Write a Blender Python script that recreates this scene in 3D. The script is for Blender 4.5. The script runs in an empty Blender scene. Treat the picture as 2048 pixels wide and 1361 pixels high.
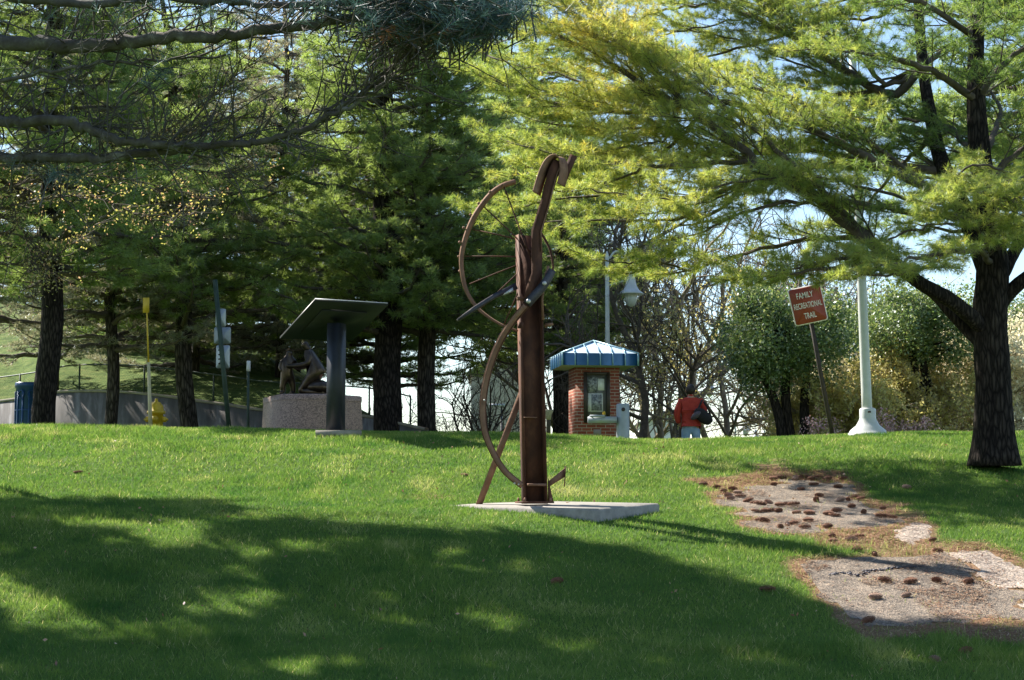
import bpy, math, random
import numpy as np
from mathutils import Vector, Matrix
random.seed(7); RS = np.random.RandomState(7)
SC = bpy.context.scene
COL = SC.collection
R = math.radians

# ---------------------------------------------------------------- camera, light
FPX = 3413.0
EYE = 1.6
PITCH = math.atan(304.5 / FPX)
cd = bpy.data.cameras.new("camera"); cam = bpy.data.objects.new("camera", cd); COL.objects.link(cam)
cam.location = (0, 0, EYE); cam.rotation_euler = (R(90) + PITCH, 0, 0)
cd.lens = 60; cd.sensor_width = 36; cd.clip_end = 3000; cd.clip_start = 0.1
SC.camera = cam
SUN_AZ, SUN_EL = -50.0, 43.0           # degrees right of the view direction / above the horizon
w = bpy.data.worlds.new("World"); SC.world = w; w.use_nodes = True
nt = w.node_tree; bg = nt.nodes['Background']
sky = nt.nodes.new('ShaderNodeTexSky'); sky.sky_type = 'NISHITA'; sky.sun_disc = False
sky.sun_elevation = R(SUN_EL); sky.sun_rotation = R(SUN_AZ); sky.air_density = 1.0; sky.dust_density = 0.15; sky.ozone_density = 1.6
nt.links.new(sky.outputs[0], bg.inputs[0]); bg.inputs[1].default_value = 0.085
sd = bpy.data.lights.new("sun", 'SUN'); sd.energy = 5.0; sd.angle = R(0.55); sd.color = (1.0, 0.94, 0.83)
sun = bpy.data.objects.new("sun", sd); COL.objects.link(sun)
S = Vector((math.sin(R(SUN_AZ)) * math.cos(R(SUN_EL)), math.cos(R(SUN_AZ)) * math.cos(R(SUN_EL)), math.sin(R(SUN_EL))))
sun.rotation_euler = S.to_track_quat('Z', 'Y').to_euler(); sun.location = (-20, 20, 40)
SC.view_settings.view_transform = 'Standard'; SC.view_settings.look = 'None'
SC.view_settings.exposure = 1.4; SC.view_settings.gamma = 1
SC.render.engine = 'CYCLES'
SC.cycles.max_bounces = 6; SC.cycles.diffuse_bounces = 3; SC.cycles.transmission_bounces = 5; SC.cycles.transparent_max_bounces = 6
SC.cycles.caustics_reflective = False; SC.cycles.caustics_refractive = False

# ---------------------------------------------------------------- geometry of the view
CT, ST = math.cos(PITCH), math.sin(PITCH)
def at(px, py, D):
    u = (px - 1024) / FPX; v = (680.5 - py) / FPX
    d = np.array([u, CT - v * ST, ST + v * CT]); d = d / d[1] * D
    return np.array([d[0], D, EYE + d[2]])
def topx(P):
    P = np.asarray(P, float); x = P[..., 0]; y = P[..., 1]; z = P[..., 2] - EYE
    f = y * CT + z * ST; v = -y * ST + z * CT
    return 1024 + x / f * FPX, 680.5 - v / f * FPX
PROF = np.array([(-50, -.1), (0, 0), (8, .02), (10.5, .07), (12.4, .22), (14.5, .48), (17, .95), (18.9, 1.31), (20.6, 1.45), (22, 1.65), (24, 2.05), (26.5, 2.43),
                 (29, 2.63), (31, 2.68), (34, 2.5), (37, 2.2), (41, 1.95), (50, 1.6), (60, 1.3), (100, .6), (200, -2), (900, -25)])
def _sm(x, xs, ys):
    s = 0
    for o, k in ((-1.2, .15), (-.6, .2), (0, .3), (.6, .2), (1.2, .15)): s = s + k * np.interp(x + o, xs, ys)
    return s
def H(x, y):
    x = np.asarray(x, float); y = np.asarray(y, float)
    z = _sm(y, PROF[:, 0], PROF[:, 1])
    a = _sm(x, [-14, -9, -3, 0, 1.5, 3.2, 5, 7, 12], [.2, .10, .01, -.05, -.13, -.18, -.07, -.04, .05])
    rmp = np.clip((y - 20) / 8, 0, 1); rmp2 = np.clip((60 - y) / 20, 0, 1)
    z = z + a * rmp * rmp2 - .02 * np.clip(x, -8, 8) * np.clip(1 - (y - 18) / 7, 0, 1)
    z = z + .018 * np.sin(x * 1.3 + y * .7) * np.sin(y * 1.1 - x * .4) + .01 * np.sin(x * 3.1 + 1) * np.sin(y * 2.7)
    return z
def ground(px, py):
    prev = None
    for D in np.arange(6, 60, .02):
        p = at(px, py, D)
        if p[2] <= H(p[0], p[1]): return p
    return at(px, py, 30)
def X(px, D): return (px - 1024) / FPX * D * 1.0
def inpoly(px, py, poly):
    poly = np.array(poly, float); n = len(poly); c = np.zeros(np.shape(px), bool); j = n - 1
    for i in range(n):
        xi, yi = poly[i]; xj, yj = poly[j]
        if yi != yj:
            t = ((yi > py) != (yj > py)) & (px < (xj - xi) * (py - yi) / (yj - yi) + xi)
            c ^= t
        j = i
    return c
def vnoise(x, y, seed=0):
    """smooth value noise"""
    g = np.random.RandomState(seed).rand(64, 64)
    xi = np.floor(x).astype(int); yi = np.floor(y).astype(int); fx = x - xi; fy = y - yi
    fx = fx * fx * (3 - 2 * fx); fy = fy * fy * (3 - 2 * fy)
    a = g[xi % 64, yi % 64]; b = g[(xi + 1) % 64, yi % 64]; c = g[xi % 64, (yi + 1) % 64]; d = g[(xi + 1) % 64, (yi + 1) % 64]
    return a * (1 - fx) * (1 - fy) + b * fx * (1 - fy) + c * (1 - fx) * fy + d * fx * fy

# ---------------------------------------------------------------- object helpers
def tag(o, label=None, cat=None, group=None, kind=None):
    if label: o['label'] = label
    if cat: o['category'] = cat
    if group: o['group'] = group
    if kind: o['kind'] = kind
    return o
def empty(name, loc, label, cat, group=None, rz=0, rx=0, ry=0):
    o = bpy.data.objects.new(name, None); COL.objects.link(o); o.location = loc; o.rotation_euler = (rx, ry, rz)
    o.empty_display_size = .2
    return tag(o, label, cat, group)
def link(name, me, mat, parent=None, smooth=False):
    o = bpy.data.objects.new(name, me); COL.objects.link(o)
    if mat is not None and len(me.materials) == 0:
        for m in (mat if isinstance(mat, (list, tuple)) else [mat]): me.materials.append(m)
    if smooth: me.polygons.foreach_set('use_smooth', [True] * len(me.polygons))
    if parent is not None: o.parent = parent
    return o
def copy_tree(o, parent=None, data=True):
    c = o.copy(); COL.objects.link(c)
    if parent is not None: c.parent = parent
    for ch in list(o.children): copy_tree(ch, c)
    return c
class MB:
    """collects tris / quads"""
    def __init__(s): s.v = []; s.t = []; s.q = []; s.n = 0; s.a = []
    def add(s, v, t=None, q=None, a=None):
        v = np.asarray(v, float).reshape(-1, 3)
        if t is not None and len(t): s.t.append(np.asarray(t, int) + s.n)
        if q is not None and len(q): s.q.append(np.asarray(q, int) + s.n)
        s.v.append(v); s.n += len(v)
        s.a.append(np.full(len(v), .5) if a is None else np.broadcast_to(np.asarray(a, float), (len(v),)))
        return s
    def mesh(s, name, attr=False, loc=None):
        v = np.concatenate(s.v) if s.v else np.zeros((0, 3))
        if loc is not None: v = v - np.asarray(loc, float)
        t = np.concatenate(s.t) if s.t else np.zeros((0, 3), int)
        q = np.concatenate(s.q) if s.q else np.zeros((0, 4), int)
        me = bpy.data.meshes.new(name)
        me.vertices.add(len(v)); me.vertices.foreach_set('co', v.astype(np.float32).ravel())
        li = np.concatenate([t.ravel(), q.ravel()]).astype(np.int32)
        me.loops.add(len(li)); me.loops.foreach_set('vertex_index', li)
        me.polygons.add(len(t) + len(q))
        st = np.concatenate([np.arange(len(t)) * 3, len(t) * 3 + np.arange(len(q)) * 4]).astype(np.int32)
        me.polygons.foreach_set('loop_start', st)
        if attr:
            at_ = me.attributes.new('tint', 'FLOAT', 'POINT'); at_.data.foreach_set('value', np.concatenate(s.a).astype(np.float32))
        me.update(calc_edges=True)
        return me
    def build(s, name, mat, parent=None, smooth=False, attr=False, loc=None):
        return link(name, s.mesh(name, attr, loc), mat, parent, smooth)
    def box(s, c, size, rz=0, rot=None):
        c = np.asarray(c, float); h = np.asarray(size, float) / 2
        P = np.array([(x, y, z) for x in (-1, 1) for y in (-1, 1) for z in (-1, 1)]) * h
        if rz: P = P @ np.array([[math.cos(rz), math.sin(rz), 0], [-math.sin(rz), math.cos(rz), 0], [0, 0, 1]])
        if rot is not None: P = P @ np.asarray(rot).T
        return s.add(P + c, q=[(0, 1, 3, 2), (4, 6, 7, 5), (0, 4, 5, 1), (2, 3, 7, 6), (0, 2, 6, 4), (1, 5, 7, 3)])
    def tube(s, path, rad, n=6, cap=True, a=None, jit=0):
        P = np.asarray(path, float); m = len(P)
        rad = np.broadcast_to(np.asarray(rad, float), (m,)) if np.ndim(rad) < 2 else rad
        T = np.gradient(P, axis=0); T /= (np.linalg.norm(T, axis=1)[:, None] + 1e-9)
        ref = np.array([0, 0, 1.]) if abs(T[:, 2]).mean() < .8 else np.array([1., 0, 0])
        A = np.cross(T, ref); A /= (np.linalg.norm(A, axis=1)[:, None] + 1e-9); B = np.cross(T, A)
        th = np.arange(n) / n * 2 * math.pi
        r = rad[:, None] * np.ones(n) if np.ndim(rad) < 2 else rad
        if jit: r = r * (1 + jit * (RS.rand(m, n) - .5))
        V = P[:, None, :] + r[..., None] * (np.cos(th)[None, :, None] * A[:, None, :] + np.sin(th)[None, :, None] * B[:, None, :])
        i = np.arange(m - 1)[:, None] * n; j = np.arange(n)[None, :]; j2 = (j + 1) % n
        Q = np.stack([i + j, i + j2, i + n + j2, i + n + j], -1).reshape(-1, 4)
        tr = []
        if cap and n > 2:
            tr = [(0, k + 1, k) for k in range(1, n - 1)] + [((m - 1) * n, (m - 1) * n + k, (m - 1) * n + k + 1) for k in range(1, n - 1)]
        return s.add(V.reshape(-1, 3), t=tr, q=Q, a=a)
    def sweep(s, path, wd, th, side, ends=True):
        """rectangular bar along a path: wd across `side` direction, th across the other"""
        P = np.asarray(path, float); m = len(P)
        T = np.gradient(P, axis=0); T /= np.linalg.norm(T, axis=1)[:, None]
        A = np.broadcast_to(np.asarray(side, float), (m, 3)); A = A - T * (A * T).sum(1)[:, None]; A = A / np.linalg.norm(A, axis=1)[:, None]
        B = np.cross(T, A)
        wd = np.broadcast_to(np.asarray(wd, float), (m,))[:, None] / 2; th = np.broadcast_to(np.asarray(th, float), (m,))[:, None] / 2
        V = np.stack([P + A * wd + B * th, P - A * wd + B * th, P - A * wd - B * th, P + A * wd - B * th], 1).reshape(-1, 3)
        Q = [(i * 4 + j, i * 4 + (j + 1) % 4, i * 4 + 4 + (j + 1) % 4, i * 4 + 4 + j) for i in range(m - 1) for j in range(4)]
        if ends: Q += [(3, 2, 1, 0), (m * 4 - 4, m * 4 - 3, m * 4 - 2, m * 4 - 1)]
        return s.add(V, q=Q)
    def lathe(s, prof, c=(0, 0, 0), n=16, rot=None):
        prof = np.asarray(prof, float); m = len(prof); th = np.arange(n) / n * 2 * math.pi
        V = np.stack([prof[:, 0][:, None] * np.cos(th), prof[:, 0][:, None] * np.sin(th), np.repeat(prof[:, 1][:, None], n, 1)], -1).reshape(-1, 3)
        if rot is not None: V = V @ np.asarray(rot).T
        i = np.arange(m - 1)[:, None] * n; j = np.arange(n)[None, :]; j2 = (j + 1) % n
        Q = np.stack([i + j, i + j2, i + n + j2, i + n + j], -1).reshape(-1, 4)
        tr = [(0, k + 1, k) for k in range(1, n - 1)] + [((m - 1) * n, (m - 1) * n + k, (m - 1) * n + k + 1) for k in range(1, n - 1)]
        return s.add(V + np.asarray(c, float), t=tr, q=Q)
    def prism(s, poly, thick, origin, ux, uy):
        """polygon (2d, in ux/uy axes) extruded by thick along ux x uy, centred"""
        ux = np.asarray(ux, float); uy = np.asarray(uy, float); n = np.cross(ux, uy); n = n / np.linalg.norm(n)
        p = np.array([np.asarray(origin, float) + ux * a + uy * b for a, b in poly]); k = len(p)
        V = np.concatenate([p + n * thick / 2, p - n * thick / 2]); c0 = V[:k].mean(0); c1 = V[k:].mean(0)
        V = np.concatenate([V, [c0, c1]])
        t = [(2 * k, i, (i + 1) % k) for i in range(k)] + [(2 * k + 1, k + (i + 1) % k, k + i) for i in range(k)]
        q = [(i, k + i, k + (i + 1) % k, (i + 1) % k) for i in range(k)]
        return s.add(V, t=t, q=q)
def crom(P, n=8):
    P = np.asarray(P, float); out = []
    Q = np.vstack([2 * P[0] - P[1], P, 2 * P[-1] - P[-2]])
    for i in range(1, len(Q) - 2):
        p0, p1, p2, p3 = Q[i - 1], Q[i], Q[i + 1], Q[i + 2]
        for t in np.arange(n) / n:
            out.append(.5 * ((2 * p1) + (-p0 + p2) * t + (2 * p0 - 5 * p1 + 4 * p2 - p3) * t * t + (-p0 + 3 * p1 - 3 * p2 + p3) * t ** 3))
    out.append(P[-1]); return np.array(out)

# ---------------------------------------------------------------- materials
def newmat(name):
    m = bpy.data.materials.new(name); m.use_nodes = True
    return m, m.node_tree, m.node_tree.nodes['Principled BSDF']
def N(nt, typ, **k):
    n = nt.nodes.new(typ)
    for a, b in k.items():
        if a.startswith('i_'): n.inputs[a[2:].replace('_', ' ')].default_value = b
        else: setattr(n, a, b)
    return n
def ramp(nt, fac, stops):
    r = nt.nodes.new('ShaderNodeValToRGB'); e = r.color_ramp.elements
    while len(e) < len(stops): e.new(.5)
    for k, (p, c) in zip(e, stops): k.position = p; k.color = (*c, 1)
    nt.links.new(fac, r.inputs[0]); return r.outputs[0]
def surf(name, stops, scale=6, rough=.7, metal=0, bump=.2, bscale=None, stretch=None, detail=6, dist=.01, spec=.5, coat=0):
    m, nt, b = newmat(name)
    tc = N(nt, 'ShaderNodeTexCoord'); mp = N(nt, 'ShaderNodeMapping'); nt.links.new(tc.outputs['Object'], mp.inputs[0])
    if stretch: mp.inputs['Scale'].default_value = stretch
    nz = N(nt, 'ShaderNodeTexNoise', i_Scale=scale, i_Detail=detail, i_Roughness=.65); nt.links.new(mp.outputs[0], nz.inputs['Vector'])
    if len(stops) == 1: stops = [(.3, tuple(.8 * c for c in stops[0][1])), (.7, tuple(min(1, 1.15 * c) for c in stops[0][1]))]
    nt.links.new(ramp(nt, nz.outputs[0], stops), b.inputs['Base Color'])
    b.inputs['Roughness'].default_value = rough; b.inputs['Metallic'].default_value = metal; b.inputs['Specular IOR Level'].default_value = spec
    if coat: b.inputs['Coat Weight'].default_value = coat
    if bump:
        n2 = N(nt, 'ShaderNodeTexNoise', i_Scale=bscale or scale * 3, i_Detail=5); nt.links.new(mp.outputs[0], n2.inputs['Vector'])
        bp = N(nt, 'ShaderNodeBump', i_Strength=bump, i_Distance=dist); nt.links.new(n2.outputs[0], bp.inputs['Height']); nt.links.new(bp.outputs[0], b.inputs['Normal'])
    return m
def leafmat(name, stops, transl=.45, gloss=.06, rough=.45, tv=1.9):
    m = bpy.data.materials.new(name); m.use_nodes = True; nt = m.node_tree; nt.nodes.clear()
    out = N(nt, 'ShaderNodeOutputMaterial'); a = N(nt, 'ShaderNodeAttribute', attribute_name='tint')
    c = ramp(nt, a.outputs['Fac'], stops)
    d = N(nt, 'ShaderNodeBsdfDiffuse'); t = N(nt, 'ShaderNodeBsdfTranslucent'); g = N(nt, 'ShaderNodeBsdfGlossy', i_Roughness=rough)
    hs = N(nt, 'ShaderNodeHueSaturation', i_Saturation=1.08, i_Value=tv); nt.links.new(c, hs.inputs['Color'])
    nt.links.new(c, d.inputs[0]); nt.links.new(hs.outputs[0], t.inputs[0]); g.inputs[0].default_value = (.9, .95, 1, 1)
    m1 = N(nt, 'ShaderNodeMixShader', i_Fac=transl); nt.links.new(d.outputs[0], m1.inputs[1]); nt.links.new(t.outputs[0], m1.inputs[2])
    m2 = N(nt, 'ShaderNodeMixShader', i_Fac=gloss); nt.links.new(m1.outputs[0], m2.inputs[1]); nt.links.new(g.outputs[0], m2.inputs[2])
    nt.links.new(m2.outputs[0], out.inputs[0]); return m
def barkmat(name, dark, light, sx=26, sz=5, bump=.9):
    m, nt, b = newmat(name)
    tc = N(nt, 'ShaderNodeTexCoord'); mp = N(nt, 'ShaderNodeMapping'); nt.links.new(tc.outputs['Object'], mp.inputs[0]); mp.inputs['Scale'].default_value = (sx, sx, sz)
    wv = N(nt, 'ShaderNodeTexNoise', i_Scale=1.0, i_Detail=3); nt.links.new(mp.outputs[0], wv.inputs['Vector'])
    ad = N(nt, 'ShaderNodeMixRGB', blend_type='ADD', i_Fac=.9); nt.links.new(mp.outputs[0], ad.inputs[1]); nt.links.new(wv.outputs['Color'], ad.inputs[2])
    vo = N(nt, 'ShaderNodeTexVoronoi', feature='DISTANCE_TO_EDGE', i_Scale=.8); nt.links.new(ad.outputs[0], vo.inputs['Vector'])
    c = ramp(nt, vo.outputs['Distance'], [(.0, tuple(.35 * x for x in dark)), (.12, dark), (.5, light)])
    nz = N(nt, 'ShaderNodeTexNoise', i_Scale=2.5, i_Detail=5); nt.links.new(tc.outputs['Object'], nz.inputs['Vector'])
    mx = N(nt, 'ShaderNodeMixRGB', blend_type='MULTIPLY', i_Fac=.8); nt.links.new(c, mx.inputs[1]); nt.links.new(ramp(nt, nz.outputs[0], [(.3, (.55, .5, .48)), (.7, (1.2, 1.15, 1.05))]), mx.inputs[2])
    nt.links.new(mx.outputs[0], b.inputs['Base Color']); b.inputs['Roughness'].default_value = .95; b.inputs['Specular IOR Level'].default_value = .15
    bp = N(nt, 'ShaderNodeBump', i_Strength=bump, i_Distance=.03); nt.links.new(vo.outputs['Distance'], bp.inputs['Height']); nt.links.new(bp.outputs[0], b.inputs['Normal'])
    return m
M = {}
M['bark'] = barkmat('dark_bark', (.026, .021, .019), (.085, .07, .06))
M['bark2'] = barkmat('grey_bark', (.05, .042, .036), (.16, .135, .115), 20, 4)
M['twig'] = surf('twig_bark', [(.3, (.05, .038, .03)), (.7, (.14, .11, .085))], 9, .9, bump=.3)
M['twig_dark'] = surf('dark_twig_bark', [(.3, (.035, .026, .022)), (.55, (.085, .075, .062)), (.75, (.22, .22, .18))], 7, .95, bump=.5, dist=.02)
M['twig_tan'] = surf('tan_twig_bark', [(.3, (.2, .155, .11)), (.7, (.4, .32, .23))], 5, .9, bump=0)
M['pine'] = leafmat('pine_needles', [(0, (.07, .10, .03)), (.45, (.21, .27, .075)), (.75, (.34, .38, .11)), (1, (.44, .37, .09))], .56, .05, .45, 2.1)
M['pine_y'] = leafmat('yellowing_pine_needles', [(0, (.05, .11, .03)), (.4, (.165, .225, .05)), (.7, (.35, .365, .09)), (1, (.56, .44, .10))], .52, .05, .45, 2.1)
M['pine_blue'] = leafmat('blue_green_needles', [(0, (.02, .045, .04)), (.6, (.045, .09, .075)), (.85, (.08, .12, .07)), (1, (.3, .12, .05))], .25, .08)
M['spruce_b'] = leafmat('brownish_needles', [(0, (.09, .11, .06)), (.5, (.22, .22, .13)), (.8, (.34, .25, .17)), (1, (.42, .25, .16))], .45, .08)
M['bud'] = leafmat('budding_leaves', [(0, (.20, .20, .06)), (.5, (.36, .33, .10)), (1, (.40, .22, .15))], .5, .06)
M['olive'] = leafmat('olive_buds', [(0, (.24, .24, .08)), (.5, (.42, .38, .14)), (1, (.55, .45, .22))], .4, .04)
M['holly'] = leafmat('glossy_evergreen_leaves', [(0, (.05, .09, .03)), (.6, (.14, .20, .06)), (1, (.30, .32, .12))], .35, .07, .45)
M['blossom'] = leafmat('pale_blossom', [(0, (.36, .33, .16)), (.6, (.65, .6, .42)), (1, (.82, .78, .66))], .35, .04)
M['pink'] = leafmat('pink_blossom', [(0, (.3, .16, .14)), (.6, (.55, .32, .33)), (1, (.7, .5, .5))], .3, .04)
M['grassb'] = leafmat('grass_blades', [(0, (.05, .125, .025)), (.5, (.14, .215, .045)), (.8, (.26, .30, .09)), (1, (.5, .44, .22))], .45, .012, .5, 1.6)
M['litter'] = leafmat('fallen_needles', [(0, (.17, .08, .045)), (.6, (.36, .19, .11)), (1, (.52, .40, .26))], .1, .04)
M['rust'] = surf('rusted_steel', [(.25, (.026, .012, .009)), (.5, (.10, .038, .021)), (.75, (.22, .09, .045))], 4.5, .8, .2, .3, 30, (1, 1, .5))
M['rust_l'] = surf('pale_rusted_steel', [(.25, (.14, .07, .04)), (.5, (.25, .13, .08)), (.8, (.36, .21, .13))], 6, .75, .2, .3, 30)
M['steel_d'] = surf('dark_scaled_steel', [(.3, (.035, .035, .045)), (.7, (.11, .10, .11))], 8, .55, .5, .2, 30)
M['bolt'] = surf('bright_bolt_steel', [(.3, (.45, .43, .4)), (.7, (.6, .58, .55))], 8, .4, .6, 0)
M['concrete'] = surf('concrete', [(.3, (.22, .2, .18)), (.7, (.36, .33, .29))], 9, .9, 0, .3, 60)
M['navy'] = surf('navy_painted_steel', [(.3, (.012, .014, .022)), (.7, (.022, .026, .038))], 6, .5, .1, .05)
M['panel'] = surf('dark_green_panel', [(.3, (.004, .005, .006)), (.7, (.007, .008, .009))], 4, .5, 0, .05)
M['white'] = surf('white_lamp_paint', [(.3, (.5, .51, .5)), (.7, (.62, .63, .62))], 5, .4, 0, .03)
M['globe'] = surf('lamp_globe_glass', [(.3, (.5, .52, .5)), (.7, (.65, .66, .62))], 5, .15, 0, 0)
M['blue_roof'] = surf('blue_sheet_roof', [(.3, (.010, .07, .20)), (.7, (.018, .10, .27))], 3, .28, .35, .02)
M['roof_sheen'] = surf('blue_roof_painted_sheen', [(.3, (.58, .74, .92)), (.7, (.66, .82, .97))], 3, .4, .4, 0)  # blue slopes with the bright sky and sun reflection put into the base colour
M['blue_seam'] = surf('pale_blue_seam', [(.3, (.25, .42, .5)), (.7, (.32, .5, .6))], 3, .35, .2, 0)
M['soffit'] = surf('grey_green_soffit', [(.3, (.3, .33, .3)), (.7, (.4, .42, .38))], 5, .7, 0, 0)
M['brown'] = surf('dark_brown_frame', [(.3, (.025, .016, .012)), (.7, (.045, .03, .022))], 5, .5, 0, 0)
M['grey_metal'] = surf('pale_blue_grey_metal', [(.3, (.27, .3, .34)), (.7, (.36, .39, .43))], 4, .45, .2, .03)
M['paper'] = surf('paper', [(.3, (.6, .6, .56)), (.7, (.75, .74, .7))], 6, .8, 0, 0)
M['board'] = surf('notice_board_backing', [(.3, (.09, .09, .08)), (.7, (.16, .155, .14))], 6, .3, 0, 0)
M['print_d'] = surf('dark_print', [(.35, (.03, .03, .04)), (.5, (.2, .21, .22)), (.65, (.45, .45, .45))], 22, .5, 0, 0, detail=8)
M['yellow'] = surf('yellow_paint', [(.3, (.55, .33, .01)), (.7, (.75, .5, .03))], 6, .45, 0, .05)
M['marker'] = surf('yellow_marker', [(.3, (.6, .38, .02)), (.7, (.7, .46, .04))], 4, .5, 0, 0)
M['pole_cream'] = surf('cream_fibreglass', [(.3, (.5, .42, .2)), (.7, (.6, .5, .28))], 4, .5, 0, 0)
M['bin_blue'] = surf('blue_bin_paint', [(.3, (.01, .045, .13)), (.7, (.014, .065, .18))], 5, .4, .1, .05)
M['post_green'] = surf('green_post', [(.3, (.03, .05, .035)), (.7, (.06, .09, .065))], 8, .6, .3, .1)
M['sign_back'] = surf('aluminium_sign_back', [(.3, (.42, .45, .5)), (.7, (.55, .58, .62))], 5, .45, .3, 0)
M['sign_brown'] = surf('brown_sign_face', [(.3, (.24, .035, .012)), (.7, (.33, .055, .02))], 3, .5, 0, 0)
M['white_t'] = surf('white_reflective', [(.3, (.7, .66, .62)), (.7, (.82, .78, .74))], 3, .5, 0, 0)
M['dark_post'] = surf('dark_sign_post', [(.3, (.02, .015, .012)), (.7, (.05, .035, .028))], 8, .7, 0, .1)
M['bronze'] = surf('bronze', [(.3, (.035, .024, .017)), (.7, (.11, .08, .058))], 7, .3, .8, .15, 20)
M['wallc'] = surf('stained_concrete_wall', [(.35, (.07, .065, .065)), (.55, (.13, .12, .12)), (.7, (.28, .27, .28))], 2.2, .95, 0, .3, 10, (1, 1, .25))
M['wallcap'] = surf('lichen_wall_cap', [(.3, (.2, .17, .13)), (.7, (.34, .3, .24))], 4, .95, 0, .3)
M['fence'] = surf('green_fence_metal', [(.3, (.03, .05, .04)), (.7, (.06, .08, .065))], 5, .6, .2, 0)
M['tan_wall'] = surf('tan_building_wall', [(.3, (.42, .36, .28)), (.7, (.52, .45, .36))], 1.5, .9, 0, 0)
M['grey_roof'] = surf('grey_roof', [(.3, (.2, .2, .2)), (.7, (.32, .32, .31))], 3, .8, 0, 0)
M['glass'] = surf('dark_window_glass', [(.3, (.03, .04, .05)), (.7, (.06, .08, .1))], 2, .1, 0, 0)
M['skin'] = surf('skin', [(.3, (.42, .24, .17)), (.7, (.5, .3, .21))], 8, .6, 0, 0)
M['jacket'] = surf('red_fleece', [(.3, (.36, .03, .02)), (.7, (.5, .055, .035))], 9, .9, 0, .5, 18, dist=.03)
M['jeans'] = surf('blue_jeans', [(.3, (.16, .27, .46)), (.7, (.34, .46, .64))], 7, .9, 0, .4, 16, dist=.02)
M['hair'] = surf('dark_hair', [(.3, (.012, .008, .006)), (.7, (.035, .022, .016))], 30, .6, 0, .4)
M['bag'] = surf('black_bag_nylon', [(.3, (.005, .004, .006)), (.7, (.014, .012, .016))], 9, .8, 0, .3)
M['bag_l'] = surf('faded_bag_nylon', [(.3, (.05, .035, .05)), (.7, (.09, .07, .085))], 9, .6, 0, .2)
M['shoe'] = surf('dark_shoe', [(.3, (.02, .018, .016)), (.7, (.05, .04, .035))], 9, .6, 0, 0)
M['cone'] = surf('pine_cone_scales', [(.3, (.09, .035, .02)), (.6, (.26, .12, .07)), (.8, (.45, .28, .19))], 30, .85, 0, .3)
M['cone_p'] = surf('bleached_pine_cone_scales', [(.3, (.2, .12, .08)), (.6, (.4, .26, .2)), (.8, (.55, .42, .33))], 30, .85, 0, .3)
def granite(name, base):
    m, nt, b = newmat(name); tc = N(nt, 'ShaderNodeTexCoord')
    v = N(nt, 'ShaderNodeTexVoronoi', i_Scale=55); nt.links.new(tc.outputs['Object'], v.inputs['Vector'])
    nt.links.new(ramp(nt, v.outputs['Color'], [(0, tuple(.35 * x for x in base)), (.45, base), (.75, tuple(min(.9, 1.5 * x) for x in base)), (1, tuple(.3 * x for x in base))]), b.inputs['Base Color'])
    b.inputs['Roughness'].default_value = .5; return m
M['granite'] = granite('pink_granite', (.30, .19, .15))
def brickmat():
    m, nt, b = newmat('red_brick'); tc = N(nt, 'ShaderNodeTexCoord')
    sp = N(nt, 'ShaderNodeSeparateXYZ'); nt.links.new(tc.outputs['Object'], sp.inputs[0])
    ad = N(nt, 'ShaderNodeMath', operation='ADD'); nt.links.new(sp.outputs[0], ad.inputs[0]); nt.links.new(sp.outputs[1], ad.inputs[1])
    cb = N(nt, 'ShaderNodeCombineXYZ'); nt.links.new(ad.outputs[0], cb.inputs[0]); nt.links.new(sp.outputs[2], cb.inputs[1])
    br = N(nt, 'ShaderNodeTexBrick', i_Scale=1.0, i_Mortar_Size=.006, i_Brick_Width=.2, i_Row_Height=.067, i_Bias=-.1)
    br.inputs['Color1'].default_value = (.22, .045, .022, 1); br.inputs['Color2'].default_value = (.33, .085, .045, 1); br.inputs['Mortar'].default_value = (.42, .36, .28, 1)
    nt.links.new(cb.outputs[0], br.inputs['Vector']); nt.links.new(br.outputs[0], b.inputs['Base Color']); b.inputs['Roughness'].default_value = .9
    bp = N(nt, 'ShaderNodeBump', i_Strength=.5, i_Distance=.008, invert=True); nt.links.new(br.outputs['Fac'], bp.inputs['Height']); nt.links.new(bp.outputs[0], b.inputs['Normal'])
    return m
M['brick'] = brickmat()
def groundmat():
    m, nt, b = newmat('lawn_soil')
    tc = N(nt, 'ShaderNodeTexCoord'); a = N(nt, 'ShaderNodeAttribute', attribute_name='tint')
    n1 = N(nt, 'ShaderNodeTexNoise', i_Scale=.5, i_Detail=6, i_Roughness=.7); nt.links.new(tc.outputs['Object'], n1.inputs['Vector'])
    n2 = N(nt, 'ShaderNodeTexNoise', i_Scale=28, i_Detail=6, i_Roughness=.8); nt.links.new(tc.outputs['Object'], n2.inputs['Vector'])
    g = ramp(nt, n1.outputs[0], [(.3, (.05, .10, .02)), (.55, (.09, .15, .035)), (.75, (.16, .19, .06))])
    mu = N(nt, 'ShaderNodeMixRGB', blend_type='MULTIPLY', i_Fac=.8); nt.links.new(g, mu.inputs[1]); nt.links.new(ramp(nt, n2.outputs[0], [(.3, (.4, .45, .4)), (.7, (1.3, 1.3, 1.1))]), mu.inputs[2])
    lt = ramp(nt, n2.outputs[0], [(.25, (.11, .07, .045)), (.5, (.28, .16, .095)), (.75, (.42, .31, .2))])
    mx = N(nt, 'ShaderNodeMixRGB'); nt.links.new(a.outputs['Fac'], mx.inputs[0]); nt.links.new(mu.outputs[0], mx.inputs[1]); nt.links.new(lt, mx.inputs[2])
    nt.links.new(mx.outputs[0], b.inputs['Base Color']); b.inputs['Roughness'].default_value = .95; b.inputs['Specular IOR Level'].default_value = .1
    bp = N(nt, 'ShaderNodeBump', i_Strength=.7, i_Distance=.02); nt.links.new(n2.outputs[0], bp.inputs['Height']); nt.links.new(bp.outputs[0], b.inputs['Normal'])
    return m
M['ground'] = groundmat()
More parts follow.
